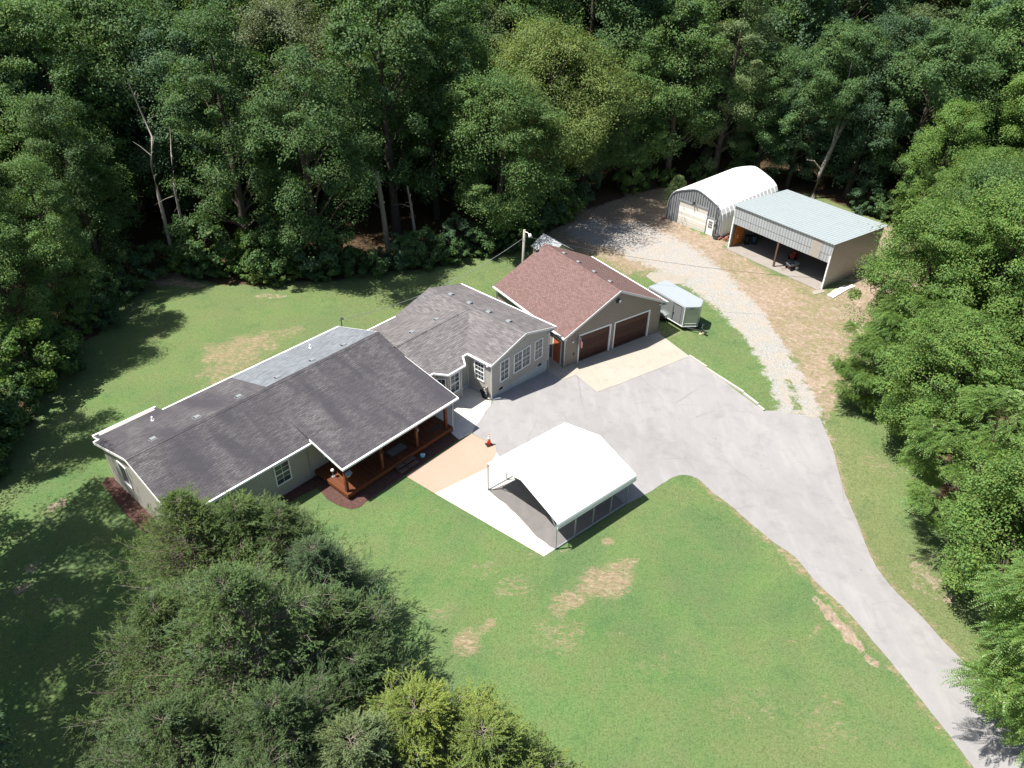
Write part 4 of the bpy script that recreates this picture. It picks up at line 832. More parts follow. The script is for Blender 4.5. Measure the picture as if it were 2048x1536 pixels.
for i, (a, b) in enumerate(((2.1, 10.3), (2.75, 9.9))):
    t = thing('trash_bin', ['black plastic bin in the shed nearest the orange door', 'dark blue plastic bin behind the black one in the shed'][i], 'bin', sp_(a, b, sz+.06), SY)
    MB().tube([(0, 0, 0), (0, 0, .85)], [.24, .3], 14).build('barrel', M['black_rubber'] if i == 0 else plain('blue_plastic', (.03, .05, .09)), t); MB().tube([(0, 0, .85), (0, 0, .90), (0, 0, .96)], [.33, .33, .12], 14).build('lid', M['black_rubber'], t)
t = thing('garden_cart', 'small grey garden dump cart parked at the shed opening', 'garden cart', sp_(.55, 4.25, sz+.06), SY-.25)
m = MB(); L_, W_ = 1.15, .62
bt = [(.12, -.22), (L_-.15, -.22), (L_-.15, .22), (.12, .22)]; tp = [(0, -.33), (L_, -.33), (L_, .33), (0, .33)]
m.face([(x, y, .33) for x, y in bt]); 
for i in range(4):
    j = (i+1) % 4; m.face([(*bt[i], .33), (*bt[j], .33), (*tp[j], .62), (*tp[i], .62)]); m.beam((*tp[i], .62), (*tp[j], .62), .03, .03)
m.build('tub', M['vent_grey'], t)
for sx_ in (.25, .9):
    for sy_ in (-.34, .34): 
        MB().tube([(sx_, sy_-.04, .17), (sx_, sy_+.04, .17)], .17, 14).build('wheel', M['pvc_white'] if sx_ > .5 else M['black_rubber'], t)
m = MB(); m.beam((.2, 0, .22), (.95, 0, .22), .3, .05); m.tube([(.1, 0, .2), (-.35, .1, .12), (-.6, .15, .25)], .02, 6); m.tube([(-.6, .05, .27), (-.6, .28, .25)], .02, 6); m.build('chassis', M['red_paint'], t)
t = thing('lawn_tiller', 'dark red and black garden machine in the shade behind the cart', 'tiller', sp_(2.9, 5.3, sz+.06), SY)
MB().box(-.2, -.25, .2, .5, .25, .6).box(.0, -.18, .6, .3, .18, .8).build('engine', M['red_paint'], t, .03); 
for s_ in (-.32, .32): MB().tube([(-.1, s_-.05, .22), (-.1, s_+.05, .22)], .22, 12).build('wheel', M['black_rubber'], t)
MB().tube([(.4, -.2, .6), (1.1, -.25, 1.0), (1.1, .25, 1.0), (.4, .2, .6)], .02, 6).build('handlebar', M['dark_metal'], t)
# shelves inside
t = thing('storage_shelf', 'dark wooden shelf with tools against the back of the metal shed', 'shelf', sp_(7.6, 8.0, sz+.06), SY)
m = MB()
for z in (.5, 1.1, 1.7): m.box(0, -1.6, z, .5, 1.6, z+.04)
for b in (-1.6, 0, 1.55): m.box(0, b, 0, .05, b+.05, 1.8); m.box(.45, b, 0, .5, b+.05, 1.8)
m.build('frame', M['step_wood'], t); m = MB(); rs = random.Random(3)
for z in (.54, 1.14, 1.74):
    for k in range(6): b = -1.4+k*.5; m.box(.05, b, z, .4, b+rs.uniform(.15, .35), z+rs.uniform(.15, .4))
m.build('boxes', M['tan_panel'], t)
# leaning/ground boards
def board(p, q, r_, s_, mt, label, z=.05, th_=.03):
    P = [np.array(at(*k)) for k in (p, q, r_, s_)]; m = MB(); m.prism([(a[0], a[1]) for a in P], float(P[0][2])+z-th_, float(P[0][2])+z)
    return tag(m.build('flat_board', mt, None), label, 'board', 'boards lying by the metal shed')
board((1654, 591), (1688, 572), (1700, 577), (1666, 597), M['white_trim'], 'long white board lying by the shed corner', .09, .04)
board((1688, 574), (1702, 569), (1711, 573), (1699, 578), M['white_door'], 'short far white board end beside the shed side wall', .06)
board((1662, 585), (1671, 580), (1683, 581), (1673, 587), M['yellow_board'], 'yellowish board lying across the long white board', .13, .03)
board((1466, 497), (1476, 495), (1483, 502), (1474, 505), M['concrete_old'], 'pale flat paving slab at the left foot of the open shed', .04)
board((1623, 583), (1643, 578), (1650, 584), (1628, 590), M['concrete_old'], 'pale flat paving slab at the near corner post of the open shed', .04)

# ------------------------------------------------------------------ arched steel building
QO = (16.54, 77.66); QY = radians(42.9)
def qp_(a, b, z=sz): return (QO[0]+cos(QY)*a-sin(QY)*b, QO[1]+sin(QY)*a+cos(QY)*b, z)
Q = thing('arched_steel_building', 'white arched steel building with ribbed sides and off white roll door', 'steel building', (QO[0], QO[1], 0), QY)
half = [(3.46, -.9), (3.44, .4), (3.38, 1.2), (3.26, 1.75), (3.0, 2.25), (2.55, 2.62), (1.9, 2.92), (1.1, 3.22), (.45, 3.43), (0, 3.50)]
arch = [(-3.46+x, z) for x, z in half]+[(-3.46-x, z) for x, z in half[-2::-1]]
QL = 10.6; n = 15; m = MB(); per = QL/n
sec = []
for k in range(n):
    s0 = k*per
    for da, dr in ((0, 0), (.10, .10), (per-.12, .10), (per-.02, 0)): sec.append((s0+da, dr))
def off(i, dr):
    b, z = arch[i]; cx, cz = -3.46, .6; d = np.array([b-cx, max(z-cz, 0)]); l = np.linalg.norm(d)+1e-6
    return (b+d[0]/l*dr, z+d[1]/l*dr)
for (s0, d0), (s1, d1_) in zip(sec, sec[1:]):
    for i in range(len(arch)-1):
        p0, p1, q0_, q1_ = off(i, d0), off(i+1, d0), off(i, d1_), off(i+1, d1_)
        m.face([(s0, *p0), (s1, *q0_), (s1, *q1_), (s0, *p1)])
m.build('arch_shell', plain('white_painted_steel', (.80, .81, .81), .4, .5, .1, var=.06), Q)
# end walls
def endwall(a, door):
    m = MB(); z0 = -.9
    pts = [p for p in arch]
    def top(b):
        for (b0, z0_), (b1, z1_) in zip(arch, arch[1:]):
            if min(b0, b1)-1e-6 <= b <= max(b0, b1)+1e-6: return z0_+(z1_-z0_)*((b-b0)/(b1-b0) if abs(b1-b0) > 1e-6 else 1)
        return -.9
    bs = sorted(set([round(-.02-x*.05, 3) for x in range(138)]+[-1.4, -5.07, -5.2, -6.02]), reverse=True)
    for b0, b1 in zip(bs, bs[1:]):
        mid = (b0+b1)/2; lo = z0
        if door and -5.07 < mid < -1.4: lo = 1.80
        if door and -6.02 < mid < -5.2: lo = 1.02
        t0_, t1_ = top(b0), top(b1)
        rib = .04 if (int(abs(mid)/.15) % 2) else 0
        m.face([(a-rib, b0, lo), (a-rib, b0, t0_), (a-rib, b1, t1_), (a-rib, b1, lo)])
        m.face([(a-.04, b1, lo), (a, b1, lo), (a, b1, t1_), (a-.04, b1, t1_)])
    return m.build('end_wall', M['ribbed_end'], Q)
endwall(.02, True); endwall(QL-.1, False)
m = MB()
for (b0, z0_), (b1, z1_) in zip(arch, arch[1:]): m.beam((-.06, b0, z0_), (-.06, b1, z1_), .10, .10, (1, 0, 0))
m.build('arch_trim', M['grey_metal'], Q)
dd = MB(); dd.box(.05, -5.07, sz, .09, -1.4, 1.80); rd_ = dd.build('roll_door', M['sect_door'], Q)
f = MB(); f.box(-.05, -5.14, 1.80, .05, -1.33, 1.94); f.box(-.05, -1.40, sz, .05, -1.32, 1.80); f.box(-.05, -5.15, sz, .05, -5.07, 1.80); f.box(-.05, -6.1, 1.02, .05, -5.15, 1.16); f.build('door_frame', M['grey_metal'], Q)
dd = MB(); dd.box(.0, -6.0, sz, .05, -5.2, 1.02); wd_ = dd.build('walk_door', M['white_door'], Q)
f = MB(); f.box(-.012, -5.85, -.02, .0, -5.38, .75); f.build('door_window', M['glass'], wd_)
f = MB(); 
for k in (1, 2): f.box(-.02, -5.85+k*.157-.01, -.02, -.012, -5.85+k*.157+.01, .75); f.box(-.022, -5.85, -.02+k*.257-.01, -.012, -5.38, -.02+k*.257+.01)
f.build('muntin', M['white_trim'], wd_)
m = MB(); m.box(-.14, -3.35, 1.98, .0, -3.15, 2.14); m.tube([(-.1, -3.25, 2.0), (-.35, -3.25, 1.9)], .06, 8); m.tube([(-.1, -3.4, 2.1), (-.3, -3.6, 2.15)], .05, 8); m.build('flood_light', M['dark_metal'], Q)
MB().box(-.4, -7.15, -1.0, QL, -6.88, -.55).build('brick_footing', M['brick_block'], Q); MB().box(-.4, -.02, -1.0, QL, .22, -.62).build('brick_footing', M['brick_block'], Q)
t = thing('antenna_mast', 'thin dark antenna mast beside the small white door', 'antenna', qp_(-.18, -6.28), QY)
m = MB(); m.tube([(0, 0, 0), (0, 0, 3.6)], .04, 6)
for z in (3.5, 2.9, 2.3): m.tube([(-.05, -.3, z), (.05, .3, z)], .015, 5)
m.build('mast', M['dark_metal'], t); m = MB(); m.box(-.12, -.12, 1.5, .05, .12, 1.85); m.box(-.1, -.1, .8, .0, .1, 1.1); m.build('meter_box', M['vent_grey'], t)
def clutter(loc, n, rad, seed, mats, label, name, cat):
    rs = random.Random(seed); t = thing(name, label, cat, loc, rs.uniform(0, 3))
    return t, rs
# junk by the steel building
for i, (a, b, lab, mt) in enumerate(((-.25, -6.75, 'dark metal barrel on its side at the corner of the steel building', 'dark_metal'), (.55, -7.55, 'rusty stack of bricks beside the steel building wall', 'brick_block'), (2.0, -7.7, 'second pile of red bricks further along the steel building wall', 'brick_block'))):
    t = thing(['metal_drum', 'brick_pile', 'brick_pile'][i], lab, ['drum', 'brick pile', 'brick pile'][i], qp_(a, b), QY)
    if i == 0:
        MB().tube([(-.3, 0, .25), (.3, 0, .25)], .25, 14).build('drum_body', M[mt], t); MB().tube([(-.02, 0, .25), (.02, 0, .25)], .262, 14).build('hoop', M['rust_steel'], t)
    else:
        rs = random.Random(i); m = MB()
        for k in range(34): m.obox((rs.uniform(-.6, .6), rs.uniform(-.3, .3), .05+.09*(k//12)), (cos(k), sin(k), .1), (-sin(k), cos(k), 0), (0, 0, 1), .22, .1, .07)
        m.build('bricks', M[mt], t)
wire('power_cable', qp_(-.18, -6.28, 2.6), np.array(at(1762, 538, 1.2)), .15, 'thin pale cable strung across the front of the open metal shed', 'vent_grey', .012)

# ------------------------------------------------------------------ cargo trailer
TO = (14.13, 54.02); TY = radians(36)
T = thing('cargo_trailer', 'silver enclosed cargo trailer with pointed nose parked on the grass', 'trailer', (TO[0], TO[1], 0), TY)
silver = Mat('silver_skin', .32, .5, .55); v = silver.co(); silver.col(silver.mix(silver.noise(v, 1.5, 4), (.30, .325, .33), (.38, .40, .40))); M['silver'] = silver.m
bot, topz = -.38, 1.50
out_ = [(0, 0), (.98, -.62), (1.15, -.62), (2.05, 0), (2.05, 4.25), (0, 4.25)]
MB().prism(out_, bot, topz).build('body', M['silver'], T, .02)
MB().prism([(x+(.03 if x > 1 else -.03), y+(.03 if y > 1 else -.03)) for x, y in out_], topz, topz+.05).build('roof', plain('white_trailer_roof', (.27, .30, .33), .5, .4, var=.08), T, .015)
e = MB()
for i in range(6):
    p, q = out_[i], out_[(i+1) % 6]; c = np.array([1.02, 2.]); 
    for z in (bot+.04, topz-.03): e.beam((p[0]+(-.012 if p[0] < 1 else .012), p[1]-(.012 if p[1] < 1 else -.012), z), (q[0]+(-.012 if q[0] < 1 else .012), q[1]-(.012 if q[1] < 1 else -.012), z), .02, .06)
for x, y in out_[:1]+out_[3:]: e.box(x-.02, y-.02, bot, x+.02, y+.02, topz)
e.build('edge_trim', M['white_trim'], T)
f = MB()
d0, d1_ = .35, 1.25
f.box(-.012, d0, bot+.12, .0, d1_, topz-.14); sd = f.build('side_door', M['silver'], T)
f = MB(); f.box(-.02, d0-.02, bot+.1, -.005, d0, topz-.12); f.box(-.02, d1_, bot+.1, -.005, d1_+.02, topz-.12); f.box(-.04, d0-.03, topz-.12, .0, d1_+.03, topz-.08); f.build('hinge', M['dark_metal'], sd)
f = MB(); f.tube([(-.04, d1_-.06, bot+.2), (-.04, d1_-.06, topz-.3)], .016, 6); f.box(-.07, d1_-.16, .45, -.01, d1_-.02, .56); f.build('latch', M['dark_metal'], sd)
for y in (.15, .1): pass
nrmn = nrm(np.array([-.62, -.98, 0])); tang = nrm(np.array([.98, -.62, 0]))
f = MB(); f.obox(np.array([.49, -.31, bot+.32])+nrmn*.006, tang, nrmn, (0, 0, 1), 1.1, .01, .03); f.build('rock_guard_trim', M['white_trim'], T)
f = MB()
for k in range(7): c = np.array([.36+.045*k*1.3, 0, 0]); p = np.array([0, 0, topz-.14])+tang*(.42+.062*k)+nrmn*.008; f.obox(p, tang+np.array([0, 0, .0]), nrmn, (tang[0]*.35, tang[1]*.35, 1), .042, .006, .05)
f.beam(np.array([0, 0, topz-.19])+tang*.35+nrmn*.008, np.array([0, 0, topz-.17])+tang*.85+nrmn*.008, .006, .012); f.build('dark_lettering', M['dark_hole'], T)
for s_ in (0, 1):
    X_ = -.11 if s_ == 0 else 2.16
    wz = MB(); wz.tube([(X_-.10, 2.25, -.43), (X_+.10, 2.25, -.43)], .33, 22); W_o = wz.build('wheel', M['black_rubber'], T); wz = MB(); sgn = -1 if s_ == 0 else 1
    wz.tube([(X_+sgn*.09, 2.25, -.43), (X_+sgn*.115, 2.25, -.43)], [.19, .17], 16); wz.build('rim', M['rust_steel'], W_o)
    fd_ = MB(); pr = [(1.72, -.30), (1.80, -.08), (2.05, .05), (2.45, .05), (2.70, -.08), (2.78, -.30)]
    for (y0, z0_), (y1, z1_) in zip(pr, pr[1:]):
        xa, xb = (-.26, 0) if s_ == 0 else (2.05, 2.31); fd_.face([(xa, y0, z0_), (xb, y0, z0_), (xb, y1, z1_), (xa, y1, z1_)]); fd_.face([(xa if s_ == 0 else xb, y0, z0_), (xa if s_ == 0 else xb, y1, z1_), (xa if s_ == 0 else xb, y1, z1_-.08), (xa if s_ == 0 else xb, y0, z0_-.08)])
    fd_.build('fender', M['silver'], T)
f = MB(); f.beam((.35, -.2, -.46), (1.07, -1.5, -.46), .07, .09); f.beam((1.8, -.2, -.46), (1.07, -1.5, -.46), .07, .09); f.box(.1, .1, -.5, .2, 4.2, -.38); f.box(1.85, .1, -.5, 1.95, 4.2, -.38); f.box(.98, -1.75, -.49, 1.16, -1.4, -.38); f.build('tongue', M['dark_metal'], T)
f = MB(); f.tube([(1.07, -1.25, -.70), (1.07, -1.25, .15)], .04, 8); f.tube([(1.07, -1.25, .10), (1.25, -1.3, .12)], .02, 6); f.build('jack', M['dark_metal'], T)
for z in (bot+.08,): 
    for y in (.12, 1.5): MB().box(-.02, y, z, 0, y+.07, z+.05).build('marker_light', M['white_trim'], T)
lx = TO[0]+cos(TY)*1.07-sin(TY)*(-1.3); ly = TO[1]+sin(TY)*1.07+cos(TY)*(-1.3)
tag(MB().obox((lx, ly, -.715), (1, .3, 0), (-.3, 1, 0), (0, 0, 1), .45, .22, .07).build('wood_block', M['yellow_board'], None), 'short pale wood block under the trailer jack', 'wood block')

# ------------------------------------------------------------------ vegetation
def quad_mesh(name, C, Td, Nn, L, Wd, mat):
    """diamond leaves: centres C, long axis Td, normal Nn"""
    Td = Td/np.linalg.norm(Td, axis=1, keepdims=True); B = np.cross(Nn, Td); B /= (np.linalg.norm(B, axis=1, keepdims=True)+1e-9)
    L = np.broadcast_to(L, (len(C),))[:, None]; Wd = np.broadcast_to(Wd, (len(C),))[:, None]
    V = np.stack([C-Td*L*.5, C-B*Wd*.5-Td*L*.05, C+Td*L*.5, C+B*Wd*.5-Td*L*.05], 1).reshape(-1, 3).astype('f4')
    n = len(C); me = bpy.data.meshes.new(name); me.vertices.add(n*4); me.vertices.foreach_set('co', V.ravel())
    me.loops.add(n*4); me.loops.foreach_set('vertex_index', np.arange(n*4, dtype='i4')); me.polygons.add(n)
    me.polygons.foreach_set('loop_start', (np.arange(n)*4).astype('i4')); me.update(calc_edges=True); me.materials.append(mat); return me
def rdir(rs, n):
    v = rs.normal(size=(n, 3)); return v/np.linalg.norm(v, axis=1, keepdims=True)
def wood_mesh(name, mb, mat):
    me = bpy.data.meshes.new(name); me.from_pydata(mb.v, [], mb.f); me.materials.append(mat); me.polygons.foreach_set('use_smooth', mb.sm); me.update(); return me
def sprays(rs, P, D, ln, pairs, L, Wd, ang, droop, mat, name, flat=True):
    """feathered sprays: rachis from P along D, leaflets both sides"""
    n = len(P); D = D/np.linalg.norm(D, axis=1, keepdims=True); up = np.array([0, 0, 1.])
    S = np.cross(D, up)+rdir(rs, n)*.25; S /= np.linalg.norm(S, axis=1, keepdims=True); Nn = np.cross(S, D)
    C = []; T = []; NN = []; LL = []
    ln = np.broadcast_to(ln, (n,))[:, None]
    for k in range(pairs):
        f = (k+.5)/pairs; base = P+D*ln*f; base[:, 2] -= droop*ln[:, 0]*f*f
        sc = sin(pi*(.18+.75*f))
        for s in (-1, 1):
            if flat: side = S*s
            else:
                a = rs.uniform(0, 2*pi, n)[:, None]; side = S*np.cos(a)+Nn*np.sin(a)
            d = D*cos(ang)+side*sin(ang); d = d-np.array([0, 0, droop*.7])*f+rs.normal(size=(n, 3))*.08
            d /= np.linalg.norm(d, axis=1, keepdims=True)
            C.append(base+d*L*sc*.5); T.append(d); NN.append(Nn+rs.normal(size=(n, 3))*.35); LL.append(np.full(n, L*sc))
    C = np.concatenate(C); T = np.concatenate(T); NN = np.concatenate(NN); LL = np.concatenate(LL)
    return quad_mesh(name, C, T, NN, LL, Wd, mat)
def crown_pts(rs, Ht, R, base, n, kind='round'):
    t = rs.uniform(0, 1, n)**.85; ph = rs.uniform(0, 2*pi, n)
    if kind == 'round': prof = np.where(t > .42, np.sqrt(np.clip(1-((t-.42)/.60)**2, 0, 1)), .58+.42*t/.42)
    else: prof = np.clip(1.04-t**1.7, .08, 1)**.8*(.78+.22*np.minimum(1, t*5))
    p1, p2, p3 = rs.uniform(0, 6, 3)
    lobe = 1+.20*np.sin(3*ph+p1+t*4)+.15*np.sin(5*ph+p2-t*7)+.09*np.sin(9*ph+p3)
    rf = rs.uniform(.22, 1, n)**.42; r = R*prof*lobe*rf
    z = base+(Ht-base)*t
    return np.stack([r*np.cos(ph), r*np.sin(ph), z], 1), rf
def limbs(mb, rs, Ht, trunk_r, targets, nseg=4, r0=.3):
    for c in targets:
        d = sqrt(c[0]**2+c[1]**2); z0 = max(Ht*.16, c[2]-d*rs.uniform(.7, 1.1)); z0 = min(z0, Ht*.85)
        rr = trunk_r*(1-z0/Ht*.85)*r0*rs.uniform(.8, 1.2)*1.2; p0 = np.array([0, 0, z0]); pts = []
        for k in range(nseg+1):
            f = k/nseg; p = p0+(np.array(c)-p0)*f; p = p+np.array([rs.normal()*.12, rs.normal()*.12, sin(pi*f)*d*.10]) if 0 < k < nseg else p; pts.append(p)
        mb.tube(pts, [max(.015, rr*(1-.8*k/nseg)) for k in range(nseg+1)], 5, False)
def make_broad(seed, Ht=16, R=4.8, base=.18, nc=120, per=440, leaf=.168, kind='round', mat='leaf', bare=0):
    rs = np.random.RandomState(seed); pts, rf = crown_pts(rs, Ht*.97, R*.93, Ht*base, nc, kind)
    rc = R*(.10+.20*rs.uniform(0, 1, nc)**1.3); n = nc*per; zs = rs.uniform(.45, .95, nc)
    idx = np.repeat(np.arange(nc), per); g = rdir(rs, n); rad = rs.uniform(0, 1, n)**.36*(1+rs.exponential(.14, n)); tl = rs.normal(size=(nc, 2))*.35
    g[:, 2] = np.abs(g[:, 2])*np.where(rs.rand(n) < .8, 1, -1)
    off_ = g*(rad*rc[idx])[:, None]; off_[:, 2] = off_[:, 2]*zs[idx]+off_[:, 0]*tl[idx, 0]+off_[:, 1]*tl[idx, 1]; C = pts[idx]+off_
    outd = C.copy(); outd[:, 2] = 0; outd /= (np.linalg.norm(outd, axis=1, keepdims=True)+1e-6)
    Nn = np.array([0, 0, 1.])*.6+outd*.25+g*.85+rdir(rs, n)*.42
    T = outd*.6+rdir(rs, n)*.9+np.array([0, 0, -.35])
    crown = quad_mesh('crown', C, T, Nn, leaf*rs.uniform(.7, 1.3, n), leaf*.58*rs.uniform(.7, 1.3, n), M[mat])
    mb = MB(); tr = .018*Ht*rs.uniform(.8, 1.1); b1, b2 = rs.normal(size=2)*.35
    mb.tube([(0, 0, -.4), (b1*.3, b2*.3, Ht*.3), (b1*.6, b2*.2, Ht*.6), (0, 0, Ht*.9)], [tr*1.15, tr*.85, tr*.5, .04], 8, False)
    sel = rs.choice(nc, min(nc, 26+bare), replace=False); limbs(mb, rs, Ht, tr, [pts[i] for i in sel], r0=.34 if not bare else .5)
    return crown, wood_mesh('trunk', mb, M['bark'])
def make_spray_tree(seed, Ht=13, R=5, base=.15, nspr=6500, ln=.55, pairs=7, L=.17, Wd=.065, mat='leaf_near', kind='round', nclump=150, droop=.45, up=.25, flat=True, ang=.95, bark='bark', twigs=0, limbn=36, rnd=.5, rcs=(.11, .26), gk=.5):
    rs = np.random.RandomState(seed); cp, rf = crown_pts(rs, Ht*.97, R*.95, Ht*base, nclump, kind)
    per = nspr//nclump; idx = np.repeat(np.arange(nclump), per); n = len(idx); rc = R*rs.uniform(rcs[0], rcs[1], nclump)
    g = rdir(rs, n); g[:, 2] = np.abs(g[:, 2])*np.where(rs.rand(n) < .75, 1, -.6)
    P = cp[idx]+g*np.array([1, 1, .6])*(rc[idx]*rs.uniform(.35, 1, n))[:, None]
    outd = P.copy(); outd[:, 2] = 0; outd /= (np.linalg.norm(outd, axis=1, keepdims=True)+1e-6)
    D = outd*.7+g*gk+np.array([0, 0, up])+rdir(rs, n)*rnd
    crown = sprays(rs, P, D, ln*rs.uniform(.7, 1.3, n), pairs, L, Wd, ang, droop, M[mat], 'crown', flat)
    mb = MB(); tr = .017*Ht; mb.tube([(0, 0, -.4), (.2, .1, Ht*.3), (-.1, .2, Ht*.6), (0, 0, Ht*.92)], [tr*1.2, tr*.9, tr*.5, .04], 8, False)
    sel = rs.choice(nclump, min(nclump, limbn), replace=False); limbs(mb, rs, Ht, tr, [cp[i] for i in sel])
    for k in range(twigs):
        i = rs.randint(nclump); p = cp[i]; d = nrm([p[0], p[1], 0])*.7+rs.normal(size=3)*.5
        for j in range(4):
            dd_ = d+rs.normal(size=3)*.35; mb.tube([p*.8+np.array([0, 0, p[2]*.2-.2]), p+dd_*.4, p+dd_*1.0+np.array([0, 0, -.1])], [.028, .018, .006], 4, False)
    return crown, wood_mesh('trunk', mb, M[bark])
def put(name, variant, loc, s, rz, color, label, cat, group=None, lean=(0, 0), sz_=1.0):
    cr, tk = variant
    t = bpy.data.objects.new(name, None); COL.objects.link(t); t.location = loc; t.rotation_euler = (lean[0], lean[1], rz); t.scale = (s, s, s*sz_); tag(t, label, cat, group)
    for nm, me in (('crown', cr), ('trunk', tk)):
        if me is None: continue
        o = bpy.data.objects.new(nm, me); COL.objects.link(o); o.parent = t; o.color = (*color, 1)
    return t
BR = [make_broad(11, 16, 4.9), make_broad(12, 17, 4.4, .15, 120, 420), make_broad(13, 15, 5.4, .2, 140, 420), make_broad(14, 17.5, 4.0, .12, 100, 420, .16), make_broad(15, 16, 5.0, .12, 150, 360, .17), make_broad(16, 16.5, 4.6, .22, 100, 460, .185)]
SPR = [make_spray_tree(31, 13, 5.2, nspr=8000, nclump=100, droop=.7, up=.1), make_spray_tree(32, 12, 5.0, nspr=8000, nclump=85, droop=.6, up=.15), make_broad(34, 14, 5.2, .10, 120, 480, .16)]
SH = [make_broad(41, 3.2, 1.9, .02, 40, 200, .20), make_broad(42, 2.6, 1.7, .0, 36, 190, .18), make_broad(43, 4.6, 2.1, .02, 46, 220, .22)]
GREENS = {'deep': (.070, .130, .050), 'mid': (.090, .160, .056), 'olive': (.098, .140, .066), 'yellow': (.106, .164, .050), 'blue': (.058, .114, .060), 'bright': (.100, .176, .048)}
def frustum(x, y, z, mx=140, my=140):
    v = np.array([x, y, z-CAM_H]); d = v@_f
    if d < 1: return None
    return (1024+F_PX*(v@_r2)/d, 768-F_PX*(v@_u2)/d)
rng = random.Random(77)
placed = []
def ok(x, y, dmin):
    return all((x-a)**2+(y-b)**2 > dmin*dmin for a, b in placed)
def outside(x, y): return float(poly_dist(np.array([x]), np.array([y]), CLEAR)[0])
# --- trees one can single out
big = make_broad(51, 18.5, 8.2, .30, 200, 420, .20, bare=20)
put('oak_tree', big, (3.4, 78.5, -.5), 1.0, .4, (.122, .172, .056), 'broad yellow green oak with bare grey limbs standing behind the garage', 'tree'); placed += [(3.4, 78.5), (1, 74), (5, 75), (7, 79), (-1, 76)]
tall = make_broad(52, 21, 6.2, .35, 150, 400, .20, bare=10)
put('oak_tree', tall, (-22.0, 75, -.2), 1.0, 1.4, (.118, .150, .084), 'tall pale olive tree rising from the woods beyond the rear lawn', 'tree'); placed += [(-22, 75), (-21, 71)]
put('broadleaf_tree', BR[4], (-38.6, 60.5, 0), .98, .3, GREENS['mid'], 'rounded mid green tree at the left edge of the rear lawn', 'tree'); placed.append((-38.6, 60.5))
syc_c, _ = make_broad(53, 19, 4.8, .5, 100, 380, .19)
mb = MB(); mb.tube([(0, 0, -.4), (.3, 0, 3), (.9, .1, 6), (1.6, 0, 9.5)], [.36, .30, .22, .14], 9, False); mb.tube([(.9, .1, 6), (1.5, .1, 8.4), (3.0, .2, 12)], [.2, .16, .08], 8, False); mb.tube([(.9, .1, 5.8), (.8, 0, 10), (.5, 0, 16)], [.2, .15, .05], 8, False); mb.tube([(.2, 0, 3.4), (-.8, 0, 4.4), (-1.7, 0, 4.5)], [.1, .08, .04], 6, False)
put('sycamore_tree', (syc_c, wood_mesh('trunk', mb, M['pale_bark'])), (34.6, 84.3, -.76), 1.0, 0, GREENS['deep'], 'tree with a pale forked trunk behind the two metal sheds', 'tree'); placed.append((34.6, 84.3))
# dead snags
def snag(loc, pts, rad, br, label, m='pale_bark'):
    mb = MB(); mb.tube(pts, rad, 7, False); rs = np.random.RandomState(len(pts)+int(abs(loc[0])*7))
    for k in range(br):
        f = rs.uniform(.35, .98); i = f*(len(pts)-1); i0 = int(i); p = np.array(pts[i0])+(np.array(pts[min(i0+1, len(pts)-1)])-np.array(pts[i0]))*(i-i0)
        d = rs.normal(size=3)*np.array([.7, .7, .5])+np.array([0, 0, .6]); l = rs.uniform(.3, 1.3); mb.tube([p, p+d*l*.5+np.array([0, 0, .1]), p+d*l+rs.normal(size=3)*.15], [.035, .02, .008], 5, False)
    t = thing('dead_tree', label, 'dead tree', loc, 0); o = bpy.data.objects.new('trunk', wood_mesh('trunk', mb, M[m])); COL.objects.link(o); o.parent = t; return t
snag((-30.6, 61.2, 0), [(0, 0, -.3), (.1, 0, 4), (.2, 0, 7.5), (.3, 0, 10), (.9, .1, 12.5), (.6, 0, 14.5), (.2, 0, 17)], [.20, .17, .14, .11, .085, .06, .02], 12, 'tall pale leafless snag at the far left corner of the rear lawn')
snag((-29.4, 61.4, 0), [(0, 0, -.3), (.3, 0, 5), (.4, 0, 8), (.9, 0, 11), (1.4, 0, 13.5)], [.15, .125, .10, .065, .02], 9, 'shorter forked grey snag just right of the tall pale one')
snag((-11.9, 65.4, -.2), [(0, 0, -.3), (-.2, 0, 4), (-.4, 0, 7.5), (-.5, 0, 8.6)], [.27, .25, .22, .17], 12, 'thick broken brown snag with twig crown behind the rear lawn', 'twig')
snag((-9.3, 65.8, -.2), [(0, 0, -.3), (-.1, 0, 3), (-.3, 0, 5.5), (-.5, 0, 7.2)], [.17, .15, .12, .05], 6, 'thin leafless snag right of the thick broken snag', 'twig')
placed += [(-30.6, 60.6), (-29.4, 60.8), (-30, 57.5), (-11.9, 65.4), (-9.3, 65.8)]
placed += [(29.9, 45.5), (29.2, 38.6), (28.4, 32.2), (27.0, 26.0), (24.6, 19.3)]
# --- edge rows (regular line round the clearing) and forest behind
def region(x, y):
    if x < -28 and y < 62: return 'left'
    if x > 26 and y < 76: return 'right'
    return 'back'
count = {'n': 0}
LAB = {('left', 0): 'leafy tree in the shaded wood along the left side of the lawn', ('back', 0): 'broadleaf tree in the dense wood behind the house and sheds', ('right', 0): 'feathery leaved tree in the bright wood right of the driveway'}
FAMN = {'deep': 'deep green', 'mid': 'mid green', 'olive': 'dusty olive green', 'yellow': 'yellow green', 'blue': 'bluish green', 'bright': 'bright green'}
def zone_of(p, reg):
    if reg == 'left': return 'left wood '+('beside the rear lawn' if p[1] < 650 else 'beside the house end' if p[1] < 1000 else 'by the lower lawn')
    if reg == 'right': return 'right wood '+('beyond the shed' if p[1] < 330 else 'beside the dry yard' if p[1] < 700 else 'by the driveway')
    for lim, n_ in ((250, 'upper left corner'), (480, 'snags'), (700, 'house roof'), (900, 'house wing'), (1100, 'utility pole'), (1300, 'garage'), (1500, 'arched building'), (1750, 'open shed'), (9999, 'upper right corner')):
        if p[0] < lim: return 'wood '+('in the ' if 'corner' in n_ else 'above the ')+n_
